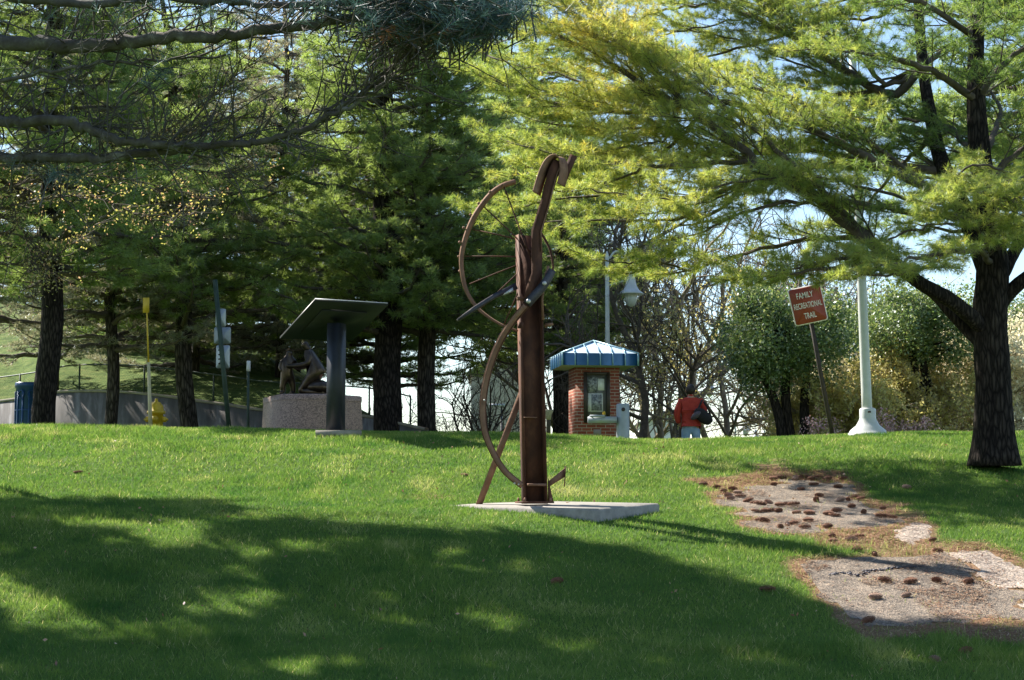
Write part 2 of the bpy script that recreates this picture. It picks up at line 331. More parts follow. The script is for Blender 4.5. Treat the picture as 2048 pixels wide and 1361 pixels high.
def pathmat(name, stops, s1=70):
    m, nt, b = newmat(name); tc = N(nt, 'ShaderNodeTexCoord')
    v = N(nt, 'ShaderNodeTexVoronoi', i_Scale=s1); nt.links.new(tc.outputs['Object'], v.inputs['Vector'])
    c = ramp(nt, v.outputs['Color'], stops)
    n1 = N(nt, 'ShaderNodeTexNoise', i_Scale=2.2, i_Detail=7, i_Roughness=.7); nt.links.new(tc.outputs['Object'], n1.inputs['Vector'])
    mu = N(nt, 'ShaderNodeMixRGB', blend_type='MULTIPLY', i_Fac=.9); nt.links.new(c, mu.inputs[1]); nt.links.new(ramp(nt, n1.outputs[0], [(.35, (.42, .36, .32)), (.5, (.85, .78, .7)), (.65, (1.2, 1.08, .96))]), mu.inputs[2])
    nt.links.new(mu.outputs[0], b.inputs['Base Color']); b.inputs['Roughness'].default_value = .95
    bp = N(nt, 'ShaderNodeBump', i_Strength=.8, i_Distance=.01); nt.links.new(v.outputs['Distance'], bp.inputs['Height']); nt.links.new(bp.outputs[0], b.inputs['Normal'])
    return m
M['asphalt'] = pathmat('worn_asphalt', [(0, (.06, .052, .045)), (.4, (.155, .135, .115)), (.8, (.32, .27, .22))])
M['gravel'] = pathmat('pale_gravel', [(0, (.13, .12, .1)), (.3, (.3, .26, .23)), (.8, (.52, .46, .41))], 45)
M['pad'] = surf('concrete_pad', [(.3, (.34, .32, .3)), (.7, (.5, .47, .43))], 5, .9, 0, .3, 40)

# ================================================================ THE SETTING
PATH_TOP = [(1470,985),(1545,964),(1600,957),(1690,970),(1730,1002),(1800,1035),(1790,1048),(1690,1056),(1600,1063),(1540,1055),(1490,1030),(1440,992)]
GRAV_A = [(1778,1062),(1800,1050),(1850,1055),(1876,1083),(1820,1092),(1785,1080)]
PATH_LOW = [(1602,1119),(1720,1112),(1880,1100),(1960,1112),(2048,1150),(2200,1210),(2220,1270),(1960,1238),(1760,1246),(1700,1227),(1650,1192),(1622,1150)]
GRAV_B = [(1880,1100),(1960,1096),(2060,1138),(2200,1190),(2240,1230),(2060,1190),(1990,1165)]
GRAV_C = [(2012,1206),(2060,1198),(2120,1215),(2110,1232),(2025,1222)]
LIT_A = [(1390,966),(1500,962),(1550,922),(1620,938),(1700,957),(1765,1000),(1860,1040),(1895,1092),(1740,1102),(1640,1074),(1515,1060)]
LIT_B = [(1562,1115),(1700,1106),(1880,1086),(1990,1093),(2060,1125),(2250,1180),(2300,1330),(2060,1290),(1900,1268),(1750,1280),(1686,1238),(1625,1180)]
def masks(x, y, z=None):
    """0..1 masks of path, gravel and needle litter at ground points"""
    if z is None: z = H(x, y)
    u, v = topx(np.stack([x, y, z], -1))
    out = [0, 0, 0]
    for k in range(5):
        ju = u + (vnoise(x * 5 + k * 7, y * 5, 3 + k) - .5) * 40 + (vnoise(x * 2.3, y * 2.3, 33) - .5) * 70; jv = v + (vnoise(x * 5 + 9, y * 5 + k * 5, 13 + k) - .5) * 14 + (vnoise(x * 2.3 + 5, y * 2.3, 34) - .5) * 22
        p = inpoly(ju, jv, PATH_TOP) | inpoly(ju, jv, PATH_LOW)
        g = inpoly(ju, jv, GRAV_A) | inpoly(ju, jv, GRAV_B) | inpoly(ju, jv, GRAV_C)
        l = inpoly(ju, jv, LIT_A) | inpoly(ju, jv, LIT_B)
        out[0] = out[0] + (p & ~g) / 5.; out[1] = out[1] + g / 5.; out[2] = out[2] + l / 5.
    return out
def axis(lo, hi, step, far):
    a = list(np.arange(lo, hi, step)); s = step; x = lo
    while x > -far: s *= 1.35; x -= s; a.insert(0, x)
    s = step; x = a[-1]
    while x < far: s *= 1.35; x += s; a.append(x)
    return np.array(a)
gx = axis(-9, 11, .075, 700); gy = axis(8, 33, .075, 900)
GX, GY = np.meshgrid(gx, gy, indexing='ij'); GZ = H(GX, GY)
mp_, mg_, ml_ = masks(GX, GY, GZ)
near = (GY > 6) & (GY < 40) & (np.abs(GX) < 14)
mp_ = mp_ * near; mg_ = mg_ * near; ml_ = ml_ * near
nx, ny = GX.shape
idx = np.arange(nx * ny).reshape(nx, ny)
quads = np.stack([idx[:-1, :-1], idx[1:, :-1], idx[1:, 1:], idx[:-1, 1:]], -1).reshape(-1, 4)
lit = np.clip(np.maximum(ml_, np.maximum(mp_, mg_)) * (.55 + .6 * vnoise(GX * 6, GY * 6, 4)), 0, 1)
# small bare patches on the lawn
for (px, py, r_) in [(865, 995, .3), (470, 877, .25), (1555, 940, .3), (1215, 1035, .15)]:
    c = ground(px, py); lit = np.maximum(lit, np.clip(1.4 - np.hypot(GX - c[0], GY - c[1]) / r_, 0, 1) * .8)
mb = MB(); mb.add(np.stack([GX, GY, GZ - .004], -1).reshape(-1, 3), q=quads, a=lit.ravel())
tag(mb.build('ground', M['ground'], smooth=True, attr=True), kind='structure')
def sheet(name, mask, mat, dz, label=None):
    ok = (mask > .02); f = ok[:-1, :-1] & ok[1:, :-1] & ok[1:, 1:] & ok[:-1, 1:]
    qs = quads.reshape(nx - 1, ny - 1, 4)[f]
    u, inv = np.unique(qs.ravel(), return_inverse=True)
    V = np.stack([GX, GY, GZ - .004 + np.clip((mask - .45) * .05, -.012, dz)], -1).reshape(-1, 3)[u]
    V[:, 2] += .004 * (vnoise(V[:, 0] * 9, V[:, 1] * 9, 5) - .5)
    m = MB(); m.add(V, q=inv.reshape(-1, 4)); return tag(m.build(name, mat, smooth=True), kind='structure')
sheet('path', mp_, M['asphalt'], .006); sheet('gravel', mg_, M['gravel'], .009)

# the grass
def blades(P, hgt, wid, lean, tint, n_side=1):
    n = len(P); th = RS.rand(n) * 2 * math.pi; ph = RS.rand(n) * 2 * math.pi
    a = np.stack([np.cos(th), np.sin(th), np.zeros(n)], -1) * wid[:, None] / 2
    l = np.stack([np.cos(ph), np.sin(ph), np.zeros(n)], -1) * (lean * hgt * RS.rand(n))[:, None]
    top = P + l + np.array([0, 0, 1]) * hgt[:, None]
    V = np.stack([P - a, P + a, top], 1).reshape(-1, 3)
    return V, np.arange(3 * n).reshape(-1, 3), np.repeat(tint, 3)
slab = np.array([at(845, 1010, 20.6)[:2], at(1195, 1018, 18.9)[:2], at(1320, 1007, 20.0)[:2], [-.29, 21.7]])
slabpx = [(-5, -5)]
def scatter(y0, y1, dens, hg, wd):
    A = (y1 - y0) * (.36 * (y0 + y1) + 3.0); n = int(A * dens)
    y = np.sqrt(RS.rand(n) * (y1 ** 2 - y0 ** 2) + y0 ** 2); x = (RS.rand(n) * 2 - 1) * (.33 * y + 1.4)
    z = H(x, y); p, g, l = masks(x, y, z)
    keep = RS.rand(n) > np.maximum(np.clip(p * 1.5, 0, .965 + .035 * (vnoise(x * 3, y * 3, 40) > .35)), np.maximum(np.clip(g * 2, 0, .995), np.clip(l * 1.1, 0, .86)))
    S0, S1, S2 = at(845, 1010, 20.6), at(1195, 1018, 18.9), at(1320, 1007, 20.0); pn = np.cross(S1 - S0, S2 - S0); zs = S0[2] - (pn[0] * (x - S0[0]) + pn[1] * (y - S0[1])) / pn[2]
    keep &= ~(inpoly(x, y, [slab[0], slab[1], slab[2], slab[3]]) & (z < zs + .005))
    x, y, z, l = x[keep], y[keep], z[keep], l[keep]; n = len(x)
    pt = vnoise(x * 1.1, y * 1.1, 8) * .3 + vnoise(x * 4, y * 3, 9) * .4 + vnoise(x * .45 + 7, y * .4, 10) * .3; dry = np.clip((vnoise(x * 1.7, y * 1.2, 14) - .66) * 4, 0, 1) - .8 * np.clip((vnoise(x * 2.3 + 4, y * 1.9, 15) - .66) * 4, 0, 1)
    hh = .85 * hg * (.55 + .9 * RS.rand(n)) * (.75 + .55 * pt) * (1 + .5 * (vnoise(x * .8 + 3, y * .8, 12) > .75)); tint = np.clip(.12 + .55 * pt + .3 * (RS.rand(n) - .5) + (RS.rand(n) < .05) * .5 + l * .35 + dry * .3, 0, 1)
    return blades(np.stack([x, y, z - .006], -1), hh, np.full(n, wd) * (.7 + .6 * RS.rand(n)), 1.3, tint)
mb = MB()
for args in [(8.2, 11, 5200, .05, .0045), (11, 14, 4200, .048, .0055), (14, 18, 3000, .045, .007), (18, 23, 2000, .045, .009), (23, 32.5, 1300, .05, .012)]:
    V, T, tn = scatter(*args); mb.add(V, t=T, a=tn)
tag(mb.build('grass', M['grassb'], attr=True), 'short green lawn grass covering the sloping bank', 'grass', kind='stuff')
# fallen needles
n = 220000
u = RS.rand(n) * 5.2 + .9; v = RS.rand(n) * 13 + 11
z = H(u, v); p, g, l = masks(u, v, z)
edge = np.clip(l, 0, 1) * (1 - (.93 - .5 * (vnoise(u * 2.6, v * 1.6, 41) > .62)) * np.clip(p * 1.4, 0, 1)) * (1 - .8 * np.clip(g * 1.2, 0, 1))
k = RS.rand(n) < edge * (.25 + vnoise(u * 4, v * 4, 21)); u, v, z = u[k], v[k], z[k]; n = len(u)
th = RS.rand(n) * math.pi; L = .04 + .06 * RS.rand(n); d = np.stack([np.cos(th), np.sin(th), .25 * (RS.rand(n) - .3)], -1) * L[:, None]
P = np.stack([u, v, z + .012 + .01 * RS.rand(n)], -1); s_ = np.stack([-np.sin(th), np.cos(th), np.zeros(n)], -1) * .004
mb = MB(); mb.add(np.stack([P - s_, P + s_, P + d], 1).reshape(-1, 3), t=np.arange(3 * n).reshape(-1, 3), a=np.repeat(RS.rand(n), 3))
tag(mb.build('fallen_needles', M['litter'], attr=True), 'brown fallen pine needles along the path edges', 'needle litter', kind='stuff')
n = 900; y = np.sqrt(RS.rand(n) * (30 ** 2 - 9 ** 2) + 81); x = (RS.rand(n) * 2 - 1) * .34 * y; z = H(x, y) + .03 + .02 * RS.rand(n); P = np.stack([x, y, z], -1); k_ = vnoise(x * .9, y * .7, 51) > .45; P = P[k_]; n = len(P)
a_ = RS.randn(n, 3); a_ /= np.linalg.norm(a_, axis=1)[:, None]; b_ = np.cross(a_, RS.randn(n, 3)); b_ /= np.linalg.norm(b_, axis=1)[:, None]; s_ = (.009 + .018 * RS.rand(n, 1))
mb = MB(); mb.add(np.stack([P - a_ * s_, P + b_ * s_ * .5, P + a_ * s_, P - b_ * s_ * .5], 1).reshape(-1, 3), q=np.arange(4 * n).reshape(-1, 4), a=np.repeat(RS.rand(n), 4))
tag(mb.build('leaf_litter', M['litter'], attr=True), 'tiny dry leaf bits scattered over the lawn', 'leaf litter', kind='stuff')
# ragged crack in the lower path
mb = MB(); cp = [ground(px, py) for px, py in [(1662,1151),(1690,1147),(1712,1152),(1735,1143),(1762,1141),(1790,1137),(1815,1136),(1838,1133)]]
cp = crom(np.array(cp) + [0, 0, .02], 9); cp[:, :2] += (RS.rand(len(cp), 2) - .5) * .05
for q in cp:
    for _ in range(3):
        s = .006 + .014 * RS.rand(); a_, b_, c_ = RS.rand(3) * .9
        mb.box(q + (RS.rand(3) - .5) * [.09, .07, .004] - [0, 0, .014], (s * 1.5, s, s * .8), rot=np.array(Matrix.Rotation(a_ * 6, 3, 'Z') @ Matrix.Rotation(b_, 3, 'X')))
ck = tag(mb.build('asphalt_rubble', M['steel_d']), 'line of dark broken asphalt crumbs along a crack in the lower path', 'rubble', kind='stuff')

# ---------------------------------------------------------------- hill, retaining wall, fence
WALLPX = [(-260, 835, 55), (-60, 812, 52), (60, 797, 50), (120, 786, 48.5), (230, 786, 47.5), (310, 793, 47), (383, 803, 46.5), (450, 812, 46), (515, 822, 45.5), (600, 826, 45.2), (735, 836, 45), (790, 848, 44.8), (850, 862, 44.6)]
wt = np.array([at(*p) for p in WALLPX])
wl = crom(wt, 5); tvec = np.gradient(wl, axis=0)[:, :2]; nrm = np.stack([-tvec[:, 1], tvec[:, 0]], -1); nrm /= np.linalg.norm(nrm, axis=1)[:, None]
zb = H(wl[:, 0], wl[:, 1]) - .4
m_ = len(wl); a0 = np.column_stack([wl[:, :2], zb]); b0 = wl; b1 = np.column_stack([wl[:, :2] + nrm * .3, wl[:, 2]]); a1 = np.column_stack([b1[:, :2], zb])
root = empty('retaining_wall', (wl[m_ // 2][0], wl[m_ // 2][1], zb[m_ // 2]), 'long curved stained grey concrete retaining wall at the foot of the grassy hill', 'wall')
rl = np.array(root.location)
q = [(4 * i + j, 4 * i + (j + 1) % 4, 4 * i + 4 + (j + 1) % 4, 4 * i + 4 + j) for i in range(m_ - 1) for j in range(4)]
MB().add(np.stack([a0, b0, b1, a1], 1).reshape(-1, 3), q=q).build('wall', M['wallc'], root, loc=rl)
c0 = wl.copy(); c0[:, 2] += .003; c0[:, :2] -= nrm * .03; c1 = c0.copy(); c1[:, 2] += .07; c2 = c1.copy(); c2[:, :2] += nrm * .36; c3 = c0.copy(); c3[:, :2] += nrm * .36
MB().add(np.stack([c0, c1, c2, c3], 1).reshape(-1, 3), q=q).build('wall_cap', M['wallcap'], root, loc=rl)
# fence on the wall
fr = empty('chain_link_fence', rl, 'dark green chain link fence running along the top of the concrete wall', 'fence')
fl = c3 + [0, 0, .02]; fh = .78
seg = np.cumsum(np.r_[0, np.linalg.norm(np.diff(fl[:, :2], axis=0), axis=1)]); tot = seg[-1]
def fpt(s): return np.array([np.interp(s, seg, fl[:, k]) for k in range(3)])
fcurve = np.array([fpt(s) for s in np.arange(0, tot, .6)])
MB().tube(fcurve + [0, 0, fh], .022, 6).build('top_rail', M['fence'], fr, loc=rl)
for s in np.arange(.3, tot, 1.15):
    p = fpt(s); MB().tube([p - [0, 0, .1], p + [0, 0, fh + .03]], .026, 6).build('fence_post', M['fence'], fr, loc=rl)
mb = MB()
for s in np.arange(0, tot - .8, .09):
    for d in (1, -1):
        p = fpt(s if d > 0 else s + .75); p2 = fpt(s + .75 if d > 0 else s); mb.tube([p + [0, 0, .02], p2 + [0, 0, fh]], .0022, 3, cap=False)
mb.build('wire_mesh', M['fence'], fr, loc=rl)
# hill behind
CR = [(-900, 560), (-200, 585), (0, 600), (250, 620), (400, 640), (520, 665), (580, 690), (640, 735), (700, 790), (760, 838), (850, 868)]
cu = np.array(CR)
nt_ = 26; V = []
hl = crom(np.array([at(px - (700 if i == 0 else 0), py + 3, D + .2) for i, (px, py, D) in enumerate(WALLPX)]), 6)
for i, p in enumerate(hl):
    pu, _ = topx(p); yc = np.interp(pu, cu[:, 0], cu[:, 1]); top = at(pu - 30, yc, 78)
    for t in np.linspace(0, 1, nt_):
        b = p * (1 - t) + top * t; b[2] += .5 * math.sin(t * math.pi) * min(1, (top[2] - p[2]) / 6) + .08 * math.sin(b[0] * 1.7) * math.sin(t * 9); V.append(b)
    b = top.copy(); b[1] += 14; b[2] -= 4; V.append(b)
k_ = nt_ + 1; q = [(i * k_ + j, (i + 1) * k_ + j, (i + 1) * k_ + j + 1, i * k_ + j + 1) for i in range(len(hl) - 1) for j in range(k_ - 1)]
M['hillg'] = surf('hill_grass', [(.3, (.04, .07, .015)), (.5, (.085, .13, .028)), (.7, (.16, .18, .055))], 2.2, .95, 0, .8, 8, None, 9, .1, .1)
tag(MB().add(np.array(V), q=q).build('hill', M['hillg'], smooth=True), kind='structure')

# ---------------------------------------------------------------- the rusty sculpture
D0 = 20.0
def A(px, py, D=D0): return at(px, py, D)
def AA(pts, D=D0): return np.array([at(p[0], p[1], p[2] if len(p) > 2 else D) for p in pts])
YA = np.array([0, 1., 0]); XA = np.array([1., 0, 0]); ZA = np.array([0, 0, 1.])
sl = np.array([at(845, 1010, 20.6), at(1195, 1018, 18.9), at(1320, 1007, 20.0), at(1195, 1018, 18.9)])
sl[3] = sl[0] + sl[2] - sl[1]
mb = MB()
n_ = 14; ring = []
for k in range(4):
    a_, b_ = sl[k], sl[(k + 1) % 4]
    for t in np.arange(n_) / n_: ring.append(a_ * (1 - t) + b_ * t)
ring = np.array(ring); cen = ring.mean(0); kk = len(ring)
out = (ring - cen); out[:, 2] = 0; out /= np.linalg.norm(out, axis=1)[:, None]
jit = (RS.rand(kk, 1) - .5) * .03
v0 = ring - out * .03; v1 = ring - [0, 0, .025] + out * jit; v2 = ring - [0, 0, .3] + out * jit * .5
V = np.concatenate([v0, v1, v2, [cen]]); Q = [(i, (i + 1) % kk, kk + (i + 1) % kk, kk + i) for i in range(kk)] + [(kk + i, kk + (i + 1) % kk, 2 * kk + (i + 1) % kk, 2 * kk + i) for i in range(kk)]
T = [(3 * kk, (i + 1) % kk, i) for i in range(kk)]
so = MB().add(V, t=T, q=Q).build('concrete_slab', M['concrete'], loc=cen); so.location = cen
tag(so, 'low chipped grey concrete slab under the rusty steel sculpture', 'slab')
SB = A(1072, 1010, 20.05); SB[2] = A(1072, 1009, 20.05)[2]
sc = empty('steel_sculpture', SB, 'tall abstract rusted steel sculpture with half wheel, bowed rail and hooked neck on concrete slab', 'sculpture')
yaw = R(15); ux = np.array([math.cos(yaw), math.sin(yaw), 0]); uy = np.array([-math.sin(yaw), math.cos(yaw), 0])
def sbuild(mb, name, mat='rust', smooth=False): return mb.build(name, M[mat], sc, smooth, loc=SB)
# column: H section, leaning a little left
cb = A(1069, 1008, 20.05); ct = A(1056, 470, 20.05); up = ct - cb; hL = np.linalg.norm(up); up /= hL
def hsec(pts, c0, c1, mb, w0=1, w1=1):
    k = len(pts); P0 = [c0 + ux * a * w0 + uy * b for a, b in pts]; P1 = [c1 + ux * a * w1 + uy * b for a, b in pts]
    mb.add(np.array(P0 + P1), q=[(i, (i + 1) % k, k + (i + 1) % k, k + i) for i in range(k)] + ([tuple(range(3, -1, -1)), (k, k + 1, k + 2, k + 3)] if k == 4 else []))
fw = .125; fd = .13; tf = .014
mb = MB()
hsec([(-fw, -.05), (-fw + tf, -.05), (-fw + tf, .12), (-fw, .12)], cb, ct, mb); sbuild(mb, 'flange', 'rust')
mb = MB(); hsec([(fw - tf, -fd), (fw, -fd), (fw, fd), (fw - tf, fd)], cb, cb + up * (hL * .93), mb); sbuild(mb, 'flange', 'rust')
mb = MB(); hsec([(-fw + tf + .001, -.008), (fw - tf - .001, -.008), (fw - tf - .001, .008), (-fw + tf + .001, .008)], cb, cb + up * (hL - .01), mb); sbuild(mb, 'web', 'rust')
f0 = A(1069, 970, 20.05)
sbuild(MB().box(f0 + uy * -.073, (.218, .12, .03), rz=yaw), 'stiffener', 'rust_l')
f1 = A(1062, 836, 20.05); sbuild(MB().box(f1 + uy * -.06 + ux * -.03, (.15, .1, .008), rz=yaw), 'stiffener', 'rust_l')
sbuild(MB().box(A(1069, 1007, 20.05) + ZA * .012, (.38, .34, .02), rz=yaw), 'base_plate', 'rust')
for sx in (-.155, .155):
    for sy in (-.14, .14): sbuild(MB().lathe([(.014, 0), (.014, .03), (.008, .045)], A(1069, 1007, 20.05) + ux * sx + uy * sy + ZA * .022, 6), 'anchor_bolt', 'rust_l')
g0 = A(1096, 1007, 20.0); sbuild(MB().prism([(0, 0), (.07, 0), (0, .3)], .012, g0, ux, ZA), 'gusset', 'rust')
# diagonal brace
sbuild(MB().sweep([A(1046, 780, 20.3), A(957, 1009, 20.55) - ZA * .02], .085, .075, YA), 'brace', 'rust_l')
# bowed rail
bow = crom(AA([(1103, 545, 19.75), (1086, 573, 19.7), (1054, 609, 19.68), (1022, 648, 19.75), (993, 698, 19.85), (974, 755, 19.9), (966, 810, 19.92), (969, 860, 19.92), (986, 905, 19.92), (1010, 943, 19.9), (1044, 972, 19.88)]), 9)
nb = len(bow); wdt = np.interp(np.arange(nb) / nb, [0, .3, .6, 1], [.085, .095, .10, .085])
br = sbuild(MB().sweep(bow[18:], .16, wdt[18:] * .82, YA), 'bowed_rail', 'rust')
sbuild(MB().sweep(bow[16:], .012, wdt[16:] * .95, YA) if False else MB().sweep(bow[19:] - YA * .088, .012, wdt[19:] * .6, YA), 'rail_web', 'rust_l')
sbuild(MB().sweep(bow[:19] - YA * .01, .16, wdt[:19] * 1.05, YA), 'rail_end', 'steel_d')
for p, r_ in [((1089, 567, 19.6), .026), ((1057, 603, 19.58), .028), ((969, 801, 19.8), .012), ((1029, 967, 19.78), .012), ((1037, 969, 19.78), .012)]:
    c = at(*p); sbuild(MB().lathe([(r_, 0), (r_, .012), (r_ * .6, .02)], c + YA * .0, 8, np.array(Matrix.Rotation(R(90), 3, 'X'))), 'bolt', 'bolt')
sbuild(MB().sweep(crom(AA([(1104, 552), (1106, 530), (1100, 500), (1089, 478), (1076, 458)], 19.95), 6), .1, .022, YA), 'back_strap')
sbuild(MB().sweep(AA([(1097, 533), (1089, 560), (1084, 600), (1086, 640)], 19.9), .06, .03, YA), 'back_strap', 'rust_l')
# neck
nk = AA([(1054, 605, 19.8), (1062, 578, 19.8), (1073, 548, 19.82), (1074, 505, 19.85), (1073, 465, 19.87), (1089, 412, 19.87), (1098, 375, 19.87), (1106, 348, 19.87), (1117, 324, 19.87)])
sbuild(MB().sweep(nk, .11, [.10, .11, .115, .13, .125, .115, .12, .13, .12], YA), 'neck')
sbuild(MB().sweep(nk[3:] - YA * .06 + XA * .052, .02, .014, YA), 'neck_lip', 'rust_l')
hk = crom(AA([(1073, 388, 19.82), (1080, 362, 19.82), (1088, 338, 19.82), (1098, 321, 19.82), (1110, 314, 19.82), (1121, 320, 19.82), (1124, 338, 19.82), (1121, 356, 19.82), (1117, 370, 19.82)]), 7)
hk = hk + np.linspace(0, 1, len(hk))[:, None] * np.array([.03, .03, 0])
side = np.array([.55, .83, 0.0])
sbuild(MB().sweep(hk, .17, .014, side), 'hook_strap', 'rust_l')
sbuild(MB().sweep(AA([(1125, 365, 20.0), (1134, 342, 20.0), (1147, 312, 20.0)]), .07, .085, YA), 'neck_tip', 'rust')
sbuild(MB().prism([(0, 0), (.10, .03), (.09, .05), (.0, .04)], .1, A(1090, 655, 20.1), XA, ZA), 'side_tab', 'rust_l')
sbuild(MB().box(A(1042, 598, 19.9), (.09, .05, .04), rz=yaw), 'side_tab', 'rust_l')
sbuild(MB().box(A(1041, 651, 19.85), (.05, .06, .07), rz=.4), 'side_tab', 'rust')
# half wheel
rim = crom(AA([(1031, 364, 20.3), (1008, 371, 20.28), (985, 386, 20.26), (963, 412, 20.24), (944, 443, 20.22), (930, 480, 20.2), (923, 515, 20.18), (925, 550, 20.16), (933, 582, 20.14), (950, 611, 20.12), (975, 633, 20.1), (1003, 650, 20.06), (1034, 662, 20.0)]), 7)
rw = np.interp(np.linspace(0, 1, len(rim)), [0, .3, .6, 1], [.062, .052, .036, .03])
sbuild(MB().sweep(rim, .07, rw * .8, np.array([.35, .9, 0])), 'wheel_rim', 'rust_l')
hub = A(1066, 512, 20.12)
for s in [(1008, 374, 20.26), (968, 414, 20.24), (944, 459, 20.22), (930, 513, 20.18), (938, 569, 20.15), (963, 616, 20.11), (1008, 650, 20.05)]:
    e = at(*s); h2 = hub + (e - hub) * .02; h2[2] += .15 * (1 if s[1] < 500 else -.1 if s[1] < 540 else -.25)
    if s[1] == 374: h2 = A(1068, 535, 19.86)
    if s[1] == 414: h2 = A(1062, 505, 19.95)
    sbuild(MB().tube([e, (e + h2) / 2 + ZA * .004, h2], .0085, 6), 'spoke', 'rust')
for s in [(1004, 370), (980, 384), (957, 407), (941, 430), (927, 456), (919, 485), (917, 514), (919, 543), (928, 571), (941, 598), (962, 624), (1012, 657)]:
    c = at(s[0], s[1], 20.18); d = c - hub; d /= np.linalg.norm(d)
    sbuild(MB().lathe([(.018, 0), (.018, .016), (.01, .026)], c - d * .012, 7, np.array(Vector((0, 0, 1)).rotation_difference(Vector(d)).to_matrix())), 'rim_bolt', 'rust_l')
sbuild(MB().sweep(AA([(915, 641, 19.7), (950, 617, 19.75), (990, 592, 19.85), (1032, 573, 19.95)]), .05, [.03, .05, .055, .075], YA), 'pointed_bar', 'steel_d')
sbuild(MB().prism([(0, 0), (.13, .05), (.12, .1), (.02, .03)], .02, A(1005, 592, 19.8), XA, ZA), 'bar_bracket', 'bolt')
# spur on the right of the foot
sbuild(MB().prism([(0, 0), (.2, .155), (.2, .05), (0, -.07)], .012, A(1098, 962, 20.0), XA * .97 + YA * .25, ZA), 'foot_spur', 'rust_l')
sbuild(MB().box(A(1130, 953, 20.05), (.012, .09, .24), rot=np.array(Matrix.Rotation(.06, 3, 'Y'))), 'spur_flange', 'rust')

# ---------------------------------------------------------------- interpretive panel stand
pb = ground(668, 869); pb = at(670, 868, 27.4); gz = float(H(pb[0], pb[1]))
pr = empty('panel_stand', (pb[0], pb[1], gz), 'dark tilted information panel on one thick square post, seen from behind', 'panel stand')
pl = np.array(pr.location)
c_ = [at(630, 602, 26.9), at(776, 611, 27.35), at(705, 682, 28.5), at(560, 678, 28.05)]
c_ = np.array(c_); nn = np.cross(c_[1] - c_[0], c_[3] - c_[0]); nn /= np.linalg.norm(nn); nn *= np.sign(nn[2])
def slabq(cs, t0, t1): return np.concatenate([cs + nn * t0, cs + nn * t1]), [(3, 2, 1, 0), (4, 5, 6, 7), (0, 1, 5, 4), (1, 2, 6, 5), (2, 3, 7, 6), (3, 0, 4, 7)]
v_, q_ = slabq(c_, 0, .035); MB().add(v_, q=q_).build('panel', M['panel'], pr, loc=pl)
cc = c_.mean(0); v_, q_ = slabq(cc + (c_ - cc) * .62, -.03, -.001); MB().add(v_, q=q_).build('mounting_plate', M['panel'], pr, loc=pl)
e0, e1 = c_[0], c_[1]; MB().tube([e0 + nn * .036, e1 + nn * .036], .008, 4).build('panel_edge', M['sign_back'], pr, loc=pl)
pz = cc[2] - .05; ya = R(-25)
MB().box((pb[0], pb[1] + .1, (gz + pz) / 2), (.20, .26, pz - gz), rz=ya).build('post', M['navy'], pr, loc=pl)
MB().prism([(0, 0), (-.05, 0), (0, .55)], .1, (pb[0] - .11, pb[1] + .1, gz + .04), XA, ZA).build('gusset', M['navy'], pr, loc=pl)
MB().box((pb[0] + .06, pb[1] + .02, gz + .02), (.72, .6, .1), rz=R(4)).build('footing', M['concrete'], pr, loc=pl)

# ---------------------------------------------------------------- skin-modifier figures
def skinfig(name, verts, edges, radii, mat, parent=None, sub=2, rootv=0, origin=(0, 0, 0)):
    me = bpy.data.meshes.new('tmp'); me.from_pydata([tuple(np.asarray(v) - np.asarray(origin)) for v in verts], edges, [])
    o = bpy.data.objects.new('tmp', me); COL.objects.link(o)
    sm = o.modifiers.new('s', 'SKIN'); sm.use_smooth_shade = True; ss = o.modifiers.new('u', 'SUBSURF'); ss.levels = sub; ss.render_levels = sub
    for i, sv in enumerate(me.skin_vertices[0].data):
        r_ = radii[i]; sv.radius = r_ if isinstance(r_, tuple) else (r_, r_); sv.use_root = (i == rootv)
    dg = bpy.context.evaluated_depsgraph_get(); nm = bpy.data.meshes.new_from_object(o.evaluated_get(dg)); bpy.data.objects.remove(o)
    nm.name = name
    nm.materials.clear()
    return link(name, nm, M[mat], parent, smooth=True)
def ellip(c, r, n=12, k=9, noise=0):
    c = np.asarray(c, float); th = np.linspace(0, math.pi, k)
    mb = MB(); prof = [(math.sin(t) + 1e-3, -math.cos(t)) for t in th]; m0 = MB().lathe(prof, (0, 0, 0), n)
    V = m0.v[0] * np.asarray(r, float)
    if noise: V = V * (1 + noise * (RS.rand(len(V), 1) - .5))
    return V + c, m0.t[0], m0.q[0]
def addel(mb, c, r, n=12, k=9, noise=0):
    v, t, q = ellip(c, r, n, k, noise); return mb.add(v, t=t, q=q)

# person walking away, at D 37
PD = 37.0; hp = at(1381, 768, PD); PH = 1.78; fz = float(H(hp[0], PD)); PH = hp[2] - fz
po = empty('person', (hp[0], PD, fz), 'person seen from behind in a red fleece jacket and pale blue jeans', 'person')
sH = PH / 1.78
def P_(x, y, z): return (x * sH, y * sH, z * sH)
bv = [P_(0, 0, .95), P_(0, .02, 1.15), P_(0, .02, 1.38), P_(0, .0, 1.5), P_(0, .02, 1.57), P_(0, .03, 1.68),
      P_(-.1, 0, .88), P_(-.115, .02, .5), P_(-.12, -.03, .08), P_(-.12, .1, .03),
      P_(.1, 0, .88), P_(.12, .05, .5), P_(.12, .1, .08), P_(.12, .24, .03),
      P_(-.19, .0, 1.43), P_(-.27, -.01, 1.16), P_(-.21, .1, .95), P_(-.17, .15, .88),
      P_(.19, .0, 1.43), P_(.27, -.01, 1.16), P_(.22, .12, .98), P_(.2, .16, .9)]
be = [(0, 1), (1, 2), (2, 3), (3, 4), (4, 5), (0, 6), (6, 7), (7, 8), (8, 9), (0, 10), (10, 11), (11, 12), (12, 13), (2, 14), (14, 15), (15, 16), (16, 17), (2, 18), (18, 19), (19, 20), (20, 21)]
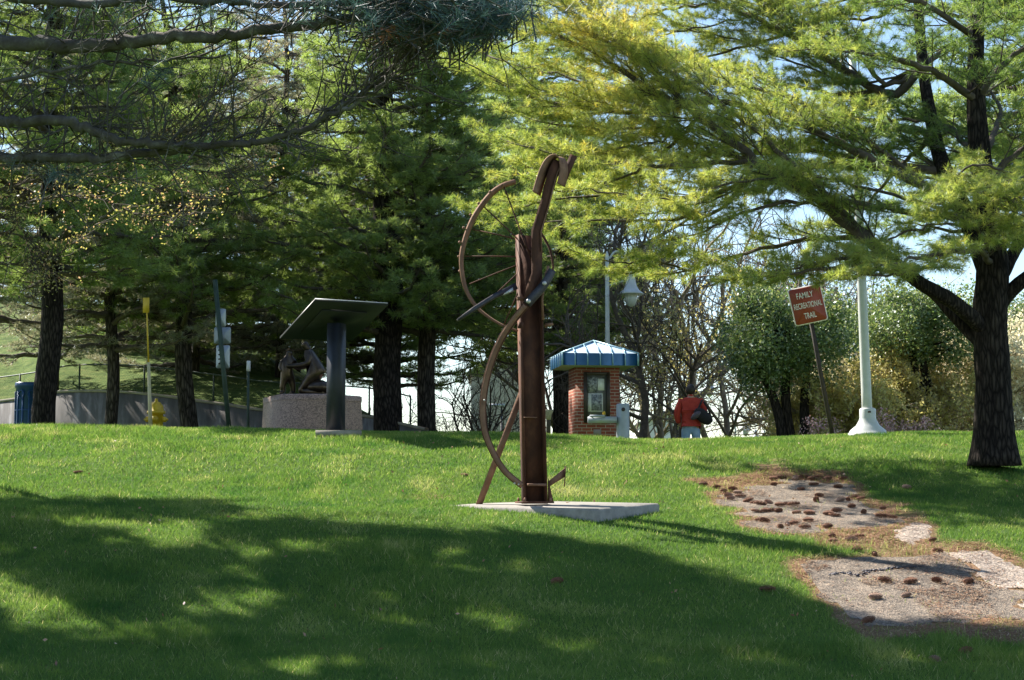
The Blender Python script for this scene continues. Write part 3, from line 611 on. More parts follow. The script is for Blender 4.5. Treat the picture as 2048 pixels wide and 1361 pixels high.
brad = [(.15, .12), (.15, .11), (.17, .11), .06, .06, (.085, .1), .09, .06, .045, .04, .09, .06, .045, .04, .06, .045, .035, .03, .06, .045, .035, .03]
skinfig('body', bv, be, brad, 'skin', po)
jv = [P_(0, 0, .98), P_(0, .01, 1.05), P_(0, .02, 1.2), P_(0, .02, 1.38), P_(0, .01, 1.5), P_(-.2, .0, 1.42), P_(-.29, -.01, 1.17), P_(-.24, .08, .96), P_(.2, .0, 1.42), P_(.29, -.01, 1.17), P_(.24, .08, .98)]
skinfig('jacket', jv, [(0, 1), (1, 2), (2, 3), (3, 4), (3, 5), (5, 6), (6, 7), (3, 8), (8, 9), (9, 10)], [(.185, .15), (.21, .16), (.215, .155), (.21, .14), (.085, .08), .09, .085, .062, .09, .085, .062], 'jacket', po, rootv=1)
wv_ = [P_(0, 0, 1.0), P_(0, 0, .92), P_(-.1, 0, .84), P_(-.118, .02, .5), P_(-.12, -.03, .1), P_(.1, 0, .84), P_(.122, .05, .5), P_(.122, .1, .1)]
skinfig('jeans', wv_, [(0, 1), (1, 2), (2, 3), (3, 4), (1, 5), (5, 6), (6, 7)], [(.165, .13), (.18, .145), (.11, .125), .085, .085, (.11, .125), .085, .085], 'jeans', po)
mb = MB(); addel(mb, P_(0, .0, 1.66), (.094 * sH, .105 * sH, .115 * sH), 14, 10, .08); mb.build('hair', M['hair'], po, smooth=True)
for sx in (-1, 1):
    mb = MB(); addel(mb, P_(sx * .09, .03, 1.65), (.015, .03, .035)); mb.build('ear', M['skin'], po, smooth=True)
for c in (P_(-.12, .05, .05), P_(.12, .18, .05)):
    mb = MB(); addel(mb, c, (.055, .15, .05)); mb.build('shoe', M['shoe'], po, smooth=True)
mb = MB(); mb.lathe([(.066, 0), (.072, .04), (.062, .07)], P_(0, .012, 1.49), 12); mb.build('collar', M['jacket'], po, smooth=True)
bc = np.array([hp[0], PD - .22, fz]); bg0 = bc + np.array([.23, 0, 1.1]) * sH
bo = empty('shoulder_bag', bg0, 'black duffel bag slung low over the back of the person in red', 'bag'); bo.scale = (.85, .85, .85)
rotb = np.array(Matrix.Rotation(R(38), 3, 'Y'))
v, t, q = ellip((0, 0, 0), (.27, .12, .16), 14, 10); v = np.sign(v) * np.abs(v) ** .8 * np.array([.27, .12, .16]) ** .2; MB().add(v @ rotb.T, t=t, q=q).build('bag_body', M['bag'], bo, smooth=True)
v, t, q = ellip((-.13, -.07, .13), (.17, .07, .08), 12, 8); MB().add(v @ np.array(Matrix.Rotation(R(-38), 3, 'Y')).T, t=t, q=q).build('side_pocket', M['bag_l'], bo, smooth=True)
MB().sweep(crom([(-.2, -.02, .03), (-.12, 0, .2), (-.03, .05, .38), (.0, .2, .42), (.1, .35, .35)], 5), .05, .012, (.8, -.4, 0)).build('strap', M['bag'], bo)
MB().sweep(crom([(.2, -.03, -.02), (.12, -.02, .2), (.02, .03, .37)], 5), .045, .012, (.8, -.4, 0)).build('strap', M['bag'], bo)

# ---------------------------------------------------------------- kiosk
KD = 36.0; kz = float(H(X(1188, KD), KD)); kc = at(1188, 873, KD); kc[2] = kz - .05
kr = empty('brick_kiosk', kc, 'small red brick kiosk with a blue hipped metal roof with painted pale sheen and a notice board', 'kiosk', rz=R(7))
def ktop(py): return at(1188, py, KD)[2] - kc[2]
zt = ktop(738); ze = ktop(713); za = ktop(683); zu = ktop(741)
bw, bd = .93, .93
MB().box((0, 0, zt / 2), (bw, bd, zt)).build('brick_body', M['brick'], kr)
rw_, oh = .80, 0
# soffit + fascia + slopes
def sq(h, z): return [(-h, -h, z), (h, -h, z), (h, h, z), (-h, h, z)]
MB().add(sq(rw_ - .01, zt + .02) + sq(bw / 2 + .02, zt - .01), q=[(0, 1, 5, 4), (1, 2, 6, 5), (2, 3, 7, 6), (3, 0, 4, 7)]).build('soffit', M['soffit'], kr)
MB().add(sq(rw_, zt + .015) + sq(rw_, ze), q=[(0, 1, 5, 4), (1, 2, 6, 5), (2, 3, 7, 6), (3, 0, 4, 7)]).build('fascia', M['blue_roof'], kr)
rf = MB().add(sq(rw_ + .004, ze + .002) + [(0, 0, za)], t=[(0, 1, 4), (1, 2, 4), (2, 3, 4), (3, 0, 4)]).build('roof', M['roof_sheen'], kr)
for fc in range(4):
    rz_ = fc * math.pi / 2; c, s = math.cos(rz_), math.sin(rz_); Rm = np.array([[c, -s, 0], [s, c, 0], [0, 0, 1]])
    for i, x in enumerate(np.linspace(-rw_ * .99, rw_ * .99, 7)):
        t = abs(x) / rw_
        if abs(x) < rw_ * .95:
            p0 = np.array([x, -rw_, ze + .012]); p1 = np.array([x, -abs(x) - .012, ze + (za - ze) * (1 - t) + .012])
            if np.linalg.norm(p1 - p0) > .1: MB().sweep(np.array([p0, p1]) @ Rm.T, .022, .035, Rm @ XA).build('roof_seam', M['blue_seam'], rf)
        MB().sweep(np.array([[x * .995, -rw_ - .008, zt + .01], [x * .995, -rw_ - .008, ze + .01]]) @ Rm.T, .018, .018, Rm @ XA).build('fascia_seam', M['blue_seam'], kr)
    MB().sweep(np.array([[rw_, -rw_, ze + .012], [0, 0, za + .016]]) @ Rm.T, .06, .02, Rm @ np.array([1, 1, 0.])).build('hip_cap', M['blue_seam'], rf)
fz0, fz1 = ktop(848), ktop(748); fx0, fx1 = (1160 - 1188) / 94.8, (1212 - 1188) / 94.8; yf = -bd / 2
nb_ = MB().box(((fx0 + fx1) / 2, yf - .012, (fz0 + fz1) / 2), (fx1 - fx0 - .08, .016, fz1 - fz0 - .08)).build('notice_board', M['board'], kr)
mb = MB(); cx = (fx0 + fx1) / 2; wz = fx1 - fx0; hz = fz1 - fz0; cz = (fz0 + fz1) / 2
for dx in (-1, 1): mb.box((cx + dx * (wz / 2 - .03), yf - .03, cz), (.06, .06, hz))
for dz in (-1, 1): mb.box((cx, yf - .03, cz + dz * (hz / 2 - .03)), (wz - .122, .057, .06))
mb.build('frame', M['brown'], nb_)
def kp(px, py): return ((px - 1188) / 94.8, yf - .024, ktop(py))
for (x0, y0, x1, y1, m2) in [(1167, 758, 1187, 788, 'print_d'), (1188, 761, 1201, 784, 'paper'), (1168, 790, 1198, 826, 'paper')]:
    a_, b_ = kp(x0, y1), kp(x1, y0); ps = MB().box(((a_[0] + b_[0]) / 2, a_[1], (a_[2] + b_[2]) / 2), (b_[0] - a_[0], .004, b_[2] - a_[2])).build('poster', M[m2], nb_)
    if x0 == 1168: a_, b_ = kp(1175, 824), kp(1196, 792); MB().box(((a_[0] + b_[0]) / 2, a_[1] - .005, (a_[2] + b_[2]) / 2), (b_[0] - a_[0], .003, b_[2] - a_[2])).build('poster_print', M['print_d'], ps)
a_, b_ = kp(1180, 865), kp(1194, 873); MB().box(((a_[0] + b_[0]) / 2, yf - .006, (a_[2] + b_[2]) / 2 + .02), (.16, .012, .13)).build('vent_block', M['wallcap'], kr)
MB().box((bw / 2 + .012, -.18, zt * .62), (.02, .45, 1.0)).build('side_board', M['brown'], kr)
# drinking fountain in front of its corner
fo = at(1246, 877, 34.6); fgz = float(H(fo[0], fo[1])); fo[2] = fgz
dr = empty('drinking_fountain', fo, 'pale grey metal drinking fountain with a side basin beside the brick kiosk', 'fountain')
th_ = at(1246, 808, 34.6)[2] - fgz
MB().lathe([(.13, 0), (.135, .05), (.135, th_ - .03), (.12, th_), (.02, th_ + .004)], (0, 0, 0), 20).build('column', M['grey_metal'], dr, smooth=False)
MB().box((-.42, -.02, th_ - .33), (.58, .26, .13)).build('basin', M['grey_metal'], dr)
MB().box((-.52, -.03, th_ - .255), (.30, .29, .045)).build('basin_rim', M['grey_metal'], dr)
MB().lathe([(.03, 0), (.03, .06), (.01, .08)], (-.38, .0, th_ - .23), 8).build('spout', M['yellow'], dr)
MB().lathe([(.04, 0), (.04, .012)], (0, -.128, th_ - .12), 12, np.array(Matrix.Rotation(R(90), 3, 'X'))).build('push_button', M['dark_post'], dr)

# ---------------------------------------------------------------- lamps
def bell_lamp(loc, top, side, label, double=False, group='white bell lamps on posts'):
    r = empty('street_lamp', loc, label, 'lamp', group, rz=0 if side > 0 else math.pi)
    Hh = top - loc[2]
    MB().lathe([(.16, 0), (.16, .1), (.09, .35), (.065, .5), (.055, Hh * .6), (.045, Hh - .05), (.03, Hh), (.01, Hh + .06)], (0, 0, 0), 10).build('pole', M['white'], r, smooth=True)
    arc = [(.05, 0, Hh - .75), (.2, 0, Hh - .82), (.4, 0, Hh - .72), (.55, 0, Hh - .45)]
    arc2 = [(.05, 0, Hh - .12), (.2, 0, Hh + .05), (.42, 0, Hh - .02), (.55, 0, Hh - .25), (.56, 0, Hh - .5)]
    MB().tube(crom(arc2, 6), .028, 6).build('arm', M['white'], r, smooth=True)
    MB().tube(crom([(.05, 0, Hh - .75), (.25, 0, Hh - .68), (.5, 0, Hh - .62), (.56, 0, Hh - .52)], 6), .02, 6).build('arm', M['white'], r, smooth=True)
    b = MB().lathe([(.02, .12), (.07, .1), (.09, .02), (.11, -.1), (.14, -.22), (.2, -.32), (.31, -.4), (.31, -.415)][::-1], (.56, 0, Hh - .55), 16).build('bell_shade', M['white'], r, smooth=True)
    MB().lathe([(.02, -.72), (.1, -.68), (.15, -.55), (.15, -.42)], (.56, 0, Hh - .55), 12).build('globe', M['globe'], b, smooth=True)
    return r
for (px, D, ytop, side, lab) in [(1391, 70, 733, 1, 'white bell lamp hanging right of its post behind the person in red'),
                                 (1470, 92, 826, 1, 'small distant white bell lamp with its bell to the right of its post'),
                                 (1528, 112, 846, -1, 'farthest tiny white bell lamp, bell to the left of its post at the lawn edge')]:
    p = at(px, ytop, D); g = float(H(p[0], D)); bell_lamp((p[0], D, g), p[2], side, lab)
p = at(1214, 508, 40); g = float(H(p[0], 40)); o = bell_lamp((p[0], 40, g), p[2], 1, 'white bell lamp half hidden in pine branches above the kiosk roof')
for ch in o.children:
    pass
p = at(1580, 700, 75); g = float(H(p[0], 75)); bell_lamp((p[0], 75, g), p[2], 1, 'white lamp post showing between the dark trunks of the round evergreen')
lp = at(1736, 867, 29.3); lp[2] = float(H(lp[0], lp[1])); lt = at(1704, 92, 29.3)
lr = empty('lamp_post', lp, 'tall white tapered light pole with a flared base on the lawn', 'light pole')
hh = lt[2] - lp[2]; tip = np.array([lt[0] - lp[0] , 0, hh])
ts = np.linspace(0, 1, 10); MB().tube(np.outer(ts, tip) * np.array([1, 1, 1]) + 0, np.interp(ts, [0, .05, 1], [.095, .09, .062]), 16).build('pole', M['white'], lr, smooth=True)
MB().lathe([(.34, -.05), (.34, .035), (.325, .04), (.3, .09), (.2, .17), (.15, .26), (.14, .30), (.14, .44), (.13, .46), (.105, .47)], (0, 0, 0), 24).build('base_cover', M['white'], lr, smooth=True)
MB().box((.12, 0, 0), (.8, .6, .03)).build('footing', M['concrete'], lr)
MB().box((.0, -.14, .40), (.05, .015, .03)).build('hand_hole', M['dark_post'], lr)
MB().lathe([(.07, 0), (.105, .02), (.105, .15), (.12, .16), (.12, .2), (.05, .24)], tip + [0, 0, -.05], 14).build('finial', M['white'], lr, smooth=True)
MB().tube(crom([tip + [0, 0, -.25], tip + [-.12, -.1, -.2], tip + [-.2, -.15, -.3]], 5), .03, 8).build('arm', M['white'], lr, smooth=True)
MB().lathe([(.13, -.2), (.12, -.17), (.06, -.05), (.03, 0)], tip + [-.2, -.15, -.28], 14).build('lamp_shade', M['white'], lr, smooth=True)

# ---------------------------------------------------------------- family recreational trail sign
fb = at(1666, 862, 30.3); fb[2] = float(H(fb[0], fb[1])) - .05
sg = empty('trail_sign', fb, 'leaning brown trail sign with white lettering on a thin dark post', 'sign')
ftop = at(1612, 590, 30.3) - fb; MB().sweep([(0, 0, 0), ftop], .07, .045, XA).build('post', M['dark_post'], sg)
sc_ = (at(1581, 585, 30.24) + at(1658, 650, 30.24)) / 2 - fb
cns = np.array([at(1576, 580, 30.24), at(1591, 654, 30.24), at(1657, 640, 30.24), at(1643, 568, 30.24)]) - fb
ex = cns[2] - cns[1]; ey = cns[0] - cns[1]; sw = np.linalg.norm(ex); sh = np.linalg.norm(ey); ex /= sw; ey = ey - ex * (ey @ ex); ey /= np.linalg.norm(ey)
def rrect(w_, h_, r_, n=5): 
    pts = []
    for cx_, cy_, a0_ in [(w_ - r_, h_ - r_, 0), (r_, h_ - r_, 90), (r_, r_, 180), (w_ - r_, r_, 270)]:
        for k in range(n + 1): a_ = R(a0_ + 90 * k / n); pts.append((cx_ + r_ * math.cos(a_), cy_ + r_ * math.sin(a_)))
    return pts
face = MB().prism(rrect(sw, sh, .05), .008, cns[1], ex, ey).build('sign_plate', M['white_t'], sg)
nrmv = np.cross(ex, ey); nrmv = nrmv / np.linalg.norm(nrmv); nrmv = nrmv * (-1 if nrmv[1] > 0 else 1)
MB().prism([(a_ + .018, b_ + .018) for a_, b_ in rrect(sw - .036, sh - .036, .04)], .004, cns[1] + nrmv * .008, ex, ey).build('sign_face', M['sign_brown'], sg)
def text(s, h, cx, cy, wlim, parent, mat, org):
    c = bpy.data.curves.new('t', 'FONT'); c.body = s; c.align_x = 'CENTER'; c.align_y = 'CENTER'; c.offset = .012; o = bpy.data.objects.new('t', c); COL.objects.link(o)
    bpy.context.view_layer.update(); me = bpy.data.meshes.new_from_object(o.evaluated_get(bpy.context.evaluated_depsgraph_get())); bpy.data.objects.remove(o)
    v = np.zeros(len(me.vertices) * 3); me.vertices.foreach_get('co', v); v = v.reshape(-1, 3); v[:, :2] -= (v[:, :2].max(0) + v[:, :2].min(0)) / 2
    v[:, 0] *= wlim / np.ptp(v[:, 0]); v[:, 1] *= h / np.ptp(v[:, 1])
    W = org + np.outer(v[:, 0] + cx, ex) + np.outer(v[:, 1] + cy, ey) + nrmv * .014; me.vertices.foreach_set('co', W.astype(np.float32).ravel()); me.materials.clear(); me.update()
    return link('lettering', me, mat, parent)
text('FAMILY', .105, sw * .47, sh * .77, sw * .5, sg, M['white_t'], cns[1]); text('RECREATIONAL', .105, sw * .5, sh * .5, sw * .84, sg, M['white_t'], cns[1]); text('TRAIL', .105, sw * .5, sh * .22, sw * .36, sg, M['white_t'], cns[1])

# ---------------------------------------------------------------- left background furniture
def gnd(px, D): x = at(px, 900, D)[0]; return np.array([x, D, float(H(x, D))])
# yellow marker
g = gnd(302, 33.5); r = empty('hydrant_marker', g, 'thin cream pole with a yellow plate on top in front of the hydrant', 'marker'); tp = at(293, 598, 33.5) - g
MB().tube([(0, 0, -.1), tp * .55], [.045, .03], 8).build('pole', M['pole_cream'], r); MB().tube([tp * .54, tp], [.018, .015], 6).build('rod', M['marker'], r)
MB().box(tp + [0, -.02, -.13], (.125, .012, .3)).build('plate', M['marker'], r)
# hydrant
g = gnd(311, 37); r = empty('fire_hydrant', g, 'yellow fire hydrant standing before the concrete wall', 'hydrant'); ht = at(311, 798, 37)[2] - g[2]
MB().lathe([(.2, 0), (.2, .05), (.155, .06), (.155, ht - .33), (.2, ht - .325), (.2, ht - .27), (.165, ht - .265), (.15, ht - .16), (.09, ht - .08), (.035, ht - .06), (.035, ht), (.01, ht + .005)], (0, 0, 0), 16).build('barrel', M['yellow'], r, smooth=False)
for a_, rr, nm in [(-90, .085, 'pumper_cap'), (180, .06, 'hose_cap'), (0, .06, 'hose_cap')]:
    Rm = np.array(Matrix.Rotation(R(a_), 3, 'Z') @ Matrix.Rotation(R(90), 3, 'Y')); MB().lathe([(rr, .1), (rr, .22), (rr * .4, .23), (rr * .4, .26)], (0, 0, ht - .45), 10, Rm).build(nm, M['yellow'], r)
# blue bin
g = gnd(57, 37.2); r = empty('litter_bin', g, 'blue ribbed metal litter bin partly hidden behind a dark pine trunk', 'bin'); ht = at(50, 766, 37.2)[2] - g[2]
MB().lathe([(.30, 0), (.31, .03), (.30, .06), (.30, ht - .12), (.32, ht - .11), (.325, ht - .05), (.31, ht), (.25, ht - .0)], (0, 0, 0), 28).build('shell', M['bin_blue'], r, smooth=False)
for k in range(14):
    a_ = 2 * math.pi * k / 14; MB().box((.308 * math.cos(a_), .308 * math.sin(a_), ht / 2 - .05), (.02, .03, ht - .3), rz=a_).build('rib', M['bin_blue'], r)
MB().lathe([(.31, 0), (.318, .02), (.31, .04)], (0, 0, ht * .62), 28).build('band', M['bin_blue'], r)
for a_ in (-110, -70):
    c = np.array([.31 * math.cos(R(a_)), .31 * math.sin(R(a_)), ht - .27]); ring = [c + np.array([-math.sin(R(a_)) * math.cos(t) * .07, math.cos(R(a_)) * math.cos(t) * .07, math.sin(t) * .085]) for t in np.linspace(0, 2 * math.pi, 15)]
    MB().tube(ring, .012, 6, cap=False).build('ring_ornament', M['bin_blue'], r)
# tall green post with three plates
g = gnd(463, 34.5); r = empty('sign_post', g, 'leaning dark green post carrying three pale plates seen from behind', 'sign post'); tp = at(430, 560, 34.5) - g
MB().sweep([(0, 0, -.1), tp], .09, .05, XA).build('post', M['post_green'], r)
def plate(x0, y0, x1, y1, D, nm, mat, r, g, rnd=.03):
    a_ = at(x0, y1, D) - g; b_ = at(x1, y0, D) - g; w_ = b_[0] - a_[0]; h_ = b_[2] - a_[2]
    return MB().prism(rrect(w_, h_, rnd), .006, a_, XA, ZA).build(nm, M[mat], r)
plate(428, 655, 462, 688, 34.60, 'blue_plate', 'grey_metal', r, g); plate(431, 618, 452, 654, 34.60, 'sign_plate', 'sign_back', r, g)
s3 = plate(432, 691, 460, 737, 34.60, 'sign_plate', 'sign_back', r, g)
for yy in (700, 709, 718, 727): a_ = at(437, yy, 34.5) - g; MB().box(a_ + [0, .08, 0], (.035, .006, .03)).build('hole_mark', M['dark_post'], s3)
g = gnd(497, 36); r = empty('sign_post', g, 'short slim green post with a small white plate in front of the wall', 'sign post'); tp = at(496, 722, 36) - g
MB().sweep([(0, 0, -.1), tp], .05, .04, XA).build('post', M['post_green'], r); plate(493, 722, 501, 743, 35.95, 'sign_plate', 'white_t', r, g, .01)
# pedestal + statue
g = gnd(610, 34.5); g0 = g.copy(); g0[2] -= .1
pd = empty('pedestal', g0, 'speckled pink granite pedestal with a chamfered corner under the bronze figures', 'pedestal')
pzt = at(600, 792, 34.5)[2] - g0[2]
def pp(px, D): return [at(px, 860, D)[0] - g0[0], D - g0[1]]
pts = [pp(526, 35.2), pp(561, 33.8), pp(652, 33.8), pp(722, 34.6), pp(718, 36.2), pp(540, 36.4)]; pts = [tuple(p) for p in pts]
low = [(x * 1.06, y * 1.06) for x, y in pts]; k = len(pts)
MB().add([(x, y, 0) for x, y in low] + [(x, y, pzt - .12) for x, y in pts], q=[(i, (i + 1) % k, k + (i + 1) % k, k + i) for i in range(k)]).build('shaft', M['granite'], pd)
V = [(x * 1.012, y * 1.012, pzt - .118) for x, y in pts] + [(x * 1.012, y * 1.012, pzt - .02) for x, y in pts] + [(x * .97, y * .97, pzt) for x, y in pts] + [(0, 0, pzt)]
MB().add(V, q=[(j * k + i, j * k + (i + 1) % k, (j + 1) * k + (i + 1) % k, (j + 1) * k + i) for j in (0, 1) for i in range(k)], t=[(2 * k + i, 2 * k + (i + 1) % k, 3 * k) for i in range(k)]).build('cap', M['granite'], pd)
sz = g0[2] + pzt; so_ = at(612, 790, 34.8); so_[2] = sz
st = empty('bronze_statue', so_, 'bronze statue of a kneeling figure reaching out to a small child, on the granite pedestal', 'statue')
def q_(px, py, dy=0): p = at(px, py, 34.8); return tuple((p - so_) + np.array([0, dy, 0]))
bz = at(612, 790, 34.8)[2]
def Z(px, py, dy=0): p = np.array(q_(px, py, dy)); return tuple(p)
kv = [Z(640, 768), Z(638, 745), Z(628, 715), Z(618, 703), Z(612, 694), Z(606, 685), Z(620, 708, -.12), Z(618, 730, -.2), Z(597, 734, -.18), Z(574, 733, -.12), Z(622, 708, .15), Z(610, 730, .25), Z(588, 735, .2),
      Z(612, 765, -.1), Z(598, 784, -.12), Z(630, 785, -.1), Z(652, 786, -.1), Z(620, 768, .14), Z(606, 785, .15), Z(650, 784, .15)]
skinfig('kneeling_figure', kv, [(0, 1), (1, 2), (2, 3), (3, 4), (4, 5), (2, 6), (6, 7), (7, 8), (8, 9), (2, 10), (10, 11), (11, 12), (0, 13), (13, 14), (14, 15), (15, 16), (0, 17), (17, 18), (18, 19)],
        [(.22, .2), (.2, .17), (.19, .17), .08, .07, (.1, .115), .085, .07, .055, .045, .085, .07, .05, .15, .1, .085, .07, .15, .1, .07], 'bronze', st)
kc_ = [Z(574, 748), Z(575, 732), Z(577, 718), Z(578, 710), Z(579, 703), Z(566, 722, -.05), Z(561, 736, -.05), Z(566, 745, -.1), Z(587, 722, .05), Z(592, 735, .08), Z(569, 758, -.05), Z(566, 772, -.05), Z(566, 786, -.05), Z(561, 787, -.12), Z(582, 758, .05), Z(585, 772, .05), Z(586, 786, .05), Z(581, 787, -.05)]
skinfig('child_figure', kc_, [(0, 1), (1, 2), (2, 3), (3, 4), (2, 5), (5, 6), (6, 7), (2, 8), (8, 9), (0, 10), (10, 11), (11, 12), (12, 13), (0, 14), (14, 15), (15, 16), (16, 17)],
        [(.14, .11), (.125, .1), (.135, .1), .055, (.095, .1), .06, .05, .04, .06, .045, .085, .065, .05, .045, .085, .065, .05, .045], 'bronze', st)
mb = MB(); addel(mb, (.05, .0, .0), (.62, .45, .06), 20, 8, .06); mb.build('bronze_ground', M['bronze'], st, smooth=True)
# skirt cloth of the kneeling figure
mb = MB(); addel(mb, Z(636, 775), (.3, .26, .15), 14, 9, .1); mb.build('drapery', M['bronze'], st, smooth=True)
# bollard + small items
g = gnd(1097, 34); r = empty('bollard', g, 'short pale bollard with a cup shaped head just right of the rusty column', 'bollard'); tz = at(1097, 820, 34)[2] - g[2]
MB().lathe([(.05, 0), (.045, tz - .22), (.045, tz - .2)], (0, 0, 0), 10).build('post', M['dark_post'], r); MB().lathe([(.05, tz - .2), (.06, tz - .1), (.1, tz - .02), (.095, tz), (.02, tz)], (0, 0, 0), 12).build('head', M['wallcap'], r, smooth=True)
# tan building
def house(px0, px1, ytop, yapex, D, name, lab, mat, rmat, depth=9):
    a_ = at(px0, ytop, D); b_ = at(px1, ytop, D); gz_ = float(H(a_[0], D)) - .5; cx_ = (a_[0] + b_[0]) / 2; w_ = b_[0] - a_[0]; h_ = a_[2] - gz_; ap = at((px0 + px1) / 2, yapex, D)[2] - gz_
    r = empty(name, (cx_, D, gz_), lab, 'building')
    MB().add([(-w_ / 2, 0, 0), (w_ / 2, 0, 0), (w_ / 2, 0, h_), (0, 0, ap), (-w_ / 2, 0, h_), (-w_ / 2, depth, 0), (w_ / 2, depth, 0), (w_ / 2, depth, h_), (0, depth, ap), (-w_ / 2, depth, h_)],
             t=[(2, 3, 4), (9, 8, 7)], q=[(0, 1, 2, 4), (1, 6, 7, 2), (6, 5, 9, 7), (5, 0, 4, 9)]).build('wall', M[mat], r)
    e = .25; mb = MB()
    mb.sweep([(-w_ / 2 - e, depth / 2, h_ - e * .6 + .12), (0, depth / 2, ap + .12)], depth + .6, .14, YA); mb.sweep([(0, depth / 2, ap + .122), (w_ / 2 + e, depth / 2, h_ - e * .6 + .12)], depth + .6, .14, YA)
    mb.build('roof', M[rmat], r)
    for k in (-.28, .05, .33):
        wn = MB().box((k * w_, -.03, h_ * .45), (w_ * .1, .05, h_ * .22)).build('window', M['glass'], r)
    return r
house(942, 1048, 748, 712, 88, 'tan_building', 'pale tan gabled building far behind the rusty column and bare branches', 'tan_wall', 'grey_roof')
house(1285, 1372, 846, 828, 105, 'low_building', 'low pale building glimpsed behind bare trees between kiosk and person', 'white_t', 'grey_roof')
# distant road lamp
g = gnd(1003, 80); r = empty('street_lamp', g, 'thin distant road lamp with a flat head left of the rusty brace', 'lamp'); tp = at(1003, 812, 80)[2] - g[2]
MB().tube([(0, 0, 0), (0, 0, tp)], .05, 6).build('pole', M['steel_d'], r); MB().box((-.2, 0, tp + .03), (.75, .25, .12)).build('lamp_head', M['sign_back'], r)
# pine cones
def conemesh(name, open_=.6):
    mb = MB(); addel(mb, (0, 0, 0), (.016, .016, .06), 6, 6)
    for i in range(9):
        t = (i + .5) / 9; z0 = -.062 + .125 * t; rr = .037 * math.sin(math.pi * min(1, t * .8 + .12)) ** .7
        for k in range(8):
            a_ = 2 * math.pi * (k + .5 * (i % 2)) / 8; d = np.array([math.cos(a_), math.sin(a_), 0]); s_ = np.array([-math.sin(a_), math.cos(a_), 0])
            b = d * .01 + ZA * z0; e_ = d * rr + ZA * (z0 + .014); wd = rr * .27
            mb.add([b - s_ * .004, b + s_ * .004, e_ + s_ * wd, e_ - s_ * wd, e_ - ZA * .005 + d * .004], t=[(3, 2, 4)], q=[(0, 1, 2, 3)])
    return mb.mesh(name)
cm = [conemesh('cone_a'), conemesh('cone_b')]; cm[0].materials.append(M['cone']); cm[1].materials.append(M['cone_p'])
up_ = [(1405,972,0),(1432,977,0),(1446,985,0),(1455,994,1),(1464,982,0),(1474,988,1),(1480,996,0),(1460,1000,1),(1495,1005,0),(1508,1008,0),(1520,1011,0),(1536,1008,1),(1545,960,0),(1562,958,0),(1590,960,1),(1607,957,0),(1622,960,0),(1637,957,0),(1654,961,0),(1685,960,0),(1547,972,0),(1626,972,0),(1601,981,0),(1675,977,0),(1637,995,0),(1632,1004,0),(1558,1013,0),(1573,1011,0),(1586,1012,0),(1680,1004,1),(1696,1002,0),(1706,999,0),(1720,1000,0),(1702,1016,0),(1512,1026,0),(1530,1025,0),(1545,1024,0),(1556,1025,0),(1518,1043,0),(1528,1045,0),(1592,1028,0),(1617,1030,0),(1655,1031,0),(1668,1034,0),(1672,1025,0),(1727,1028,0),(1765,1019,0),(1762,1036,0),(1782,1037,0),(1615,1044,0),(1575,1052,1),(1585,1050,0),(1608,1058,0),(1654,1057,0),(1560,1057,0),(1663,1075,0),(1664,1085,0),(1700,1083,1),(1716,1076,0),(1712,1103,0),(1749,1112,0),(1864,1083,0),(1874,1105,0)]
lo_ = [(1768,1165,0,'round brown cone standing on the lower path, leftmost of four'),(1819,1168,0,'upright dark cone on the lower path left of the small flat one'),(1872,1165,0,'small flat reddish cone on the lower path'),(1935,1168,0,'round dark cone on the lower path, rightmost of four'),(1749,1199,1,'pale cone near the shadow edge at the left of the lower path'),(1811,1195,1,'long pale cone on the lower path near the shadow edge'),(1734,1247,0,'dark cone in the shade just below the lower path'),
       (1533,1184,0,'brown cone alone in the shaded grass left of the path'),(1930,1308,0,'reddish cone in the shaded grass at the bottom right'),(1868,1323,1,'pale cone in the shaded grass at the bottom right corner'),(1112,1168,0,'brown cone in shaded grass below the concrete slab'),(928,953,0,'cone lying in grass left of the diagonal brace'),(155,948,0,'dark cone on the sunny lawn at the far left'),(1812,978,1,'pale cone on the sunny grass right of the path')]
ROWS = [(950, 965, 'row along the top edge of upper path'), (966, 986, 'second row down on upper path'), (987, 1001, 'third row down on upper path'), (1002, 1017, 'middle row of upper path'),
        (1018, 1034, 'row crossing the grey patch, upper path'), (1035, 1062, 'row along the lower edge, upper path'), (1063, 1116, 'loose trail between the two paths')]
ORD = ['leftmost', 'second from left', 'third from left', 'fourth from left', 'fifth from left', 'sixth from left', 'seventh from left', 'eighth from left', 'ninth from left', 'tenth from left', 'eleventh from left', 'twelfth from left', 'thirteenth from left', 'fourteenth from left']
def rowlab(it):
    for a_, b_, nm in ROWS:
        if a_ <= it[1] <= b_:
            k = sorted(q[0] for q in up_ if a_ <= q[1] <= b_).index(it[0])
            return ('bleached' if it[2] else 'brown') + ' cone, ' + ORD[k] + ' in ' + nm
for i, it in enumerate(up_ + lo_):
    g = ground(it[0], it[1]); o = link('pine_cone', cm[it[2]], None); big = it[1] > 1120 and it[0] < 2000
    s = .68 + .3 * RS.rand(); o.scale = (s, s, s * 1.25); o.location = (g[0], g[1], g[2] + .03 * s)
    o.rotation_euler = (R(90 + RS.uniform(-15, 15)), RS.uniform(0, 6), R(90 + RS.uniform(-50, 50)) if i % 5 else R(RS.uniform(0, 180)))
    if i < len(up_): tag(o, rowlab(it), 'pine cone', 'pine cones on the upper path')
    elif 0: tag(o, 'open brown pine cone lying in the litter of the upper path patch' if not it[2] else 'bleached pale pine cone lying in the litter of the upper path patch', 'pine cone', 'brown pine cones on the upper path' if not it[2] else 'bleached pine cones on the upper path')
    else: tag(o, it[3], 'pine cone', 'scattered single pine cones')

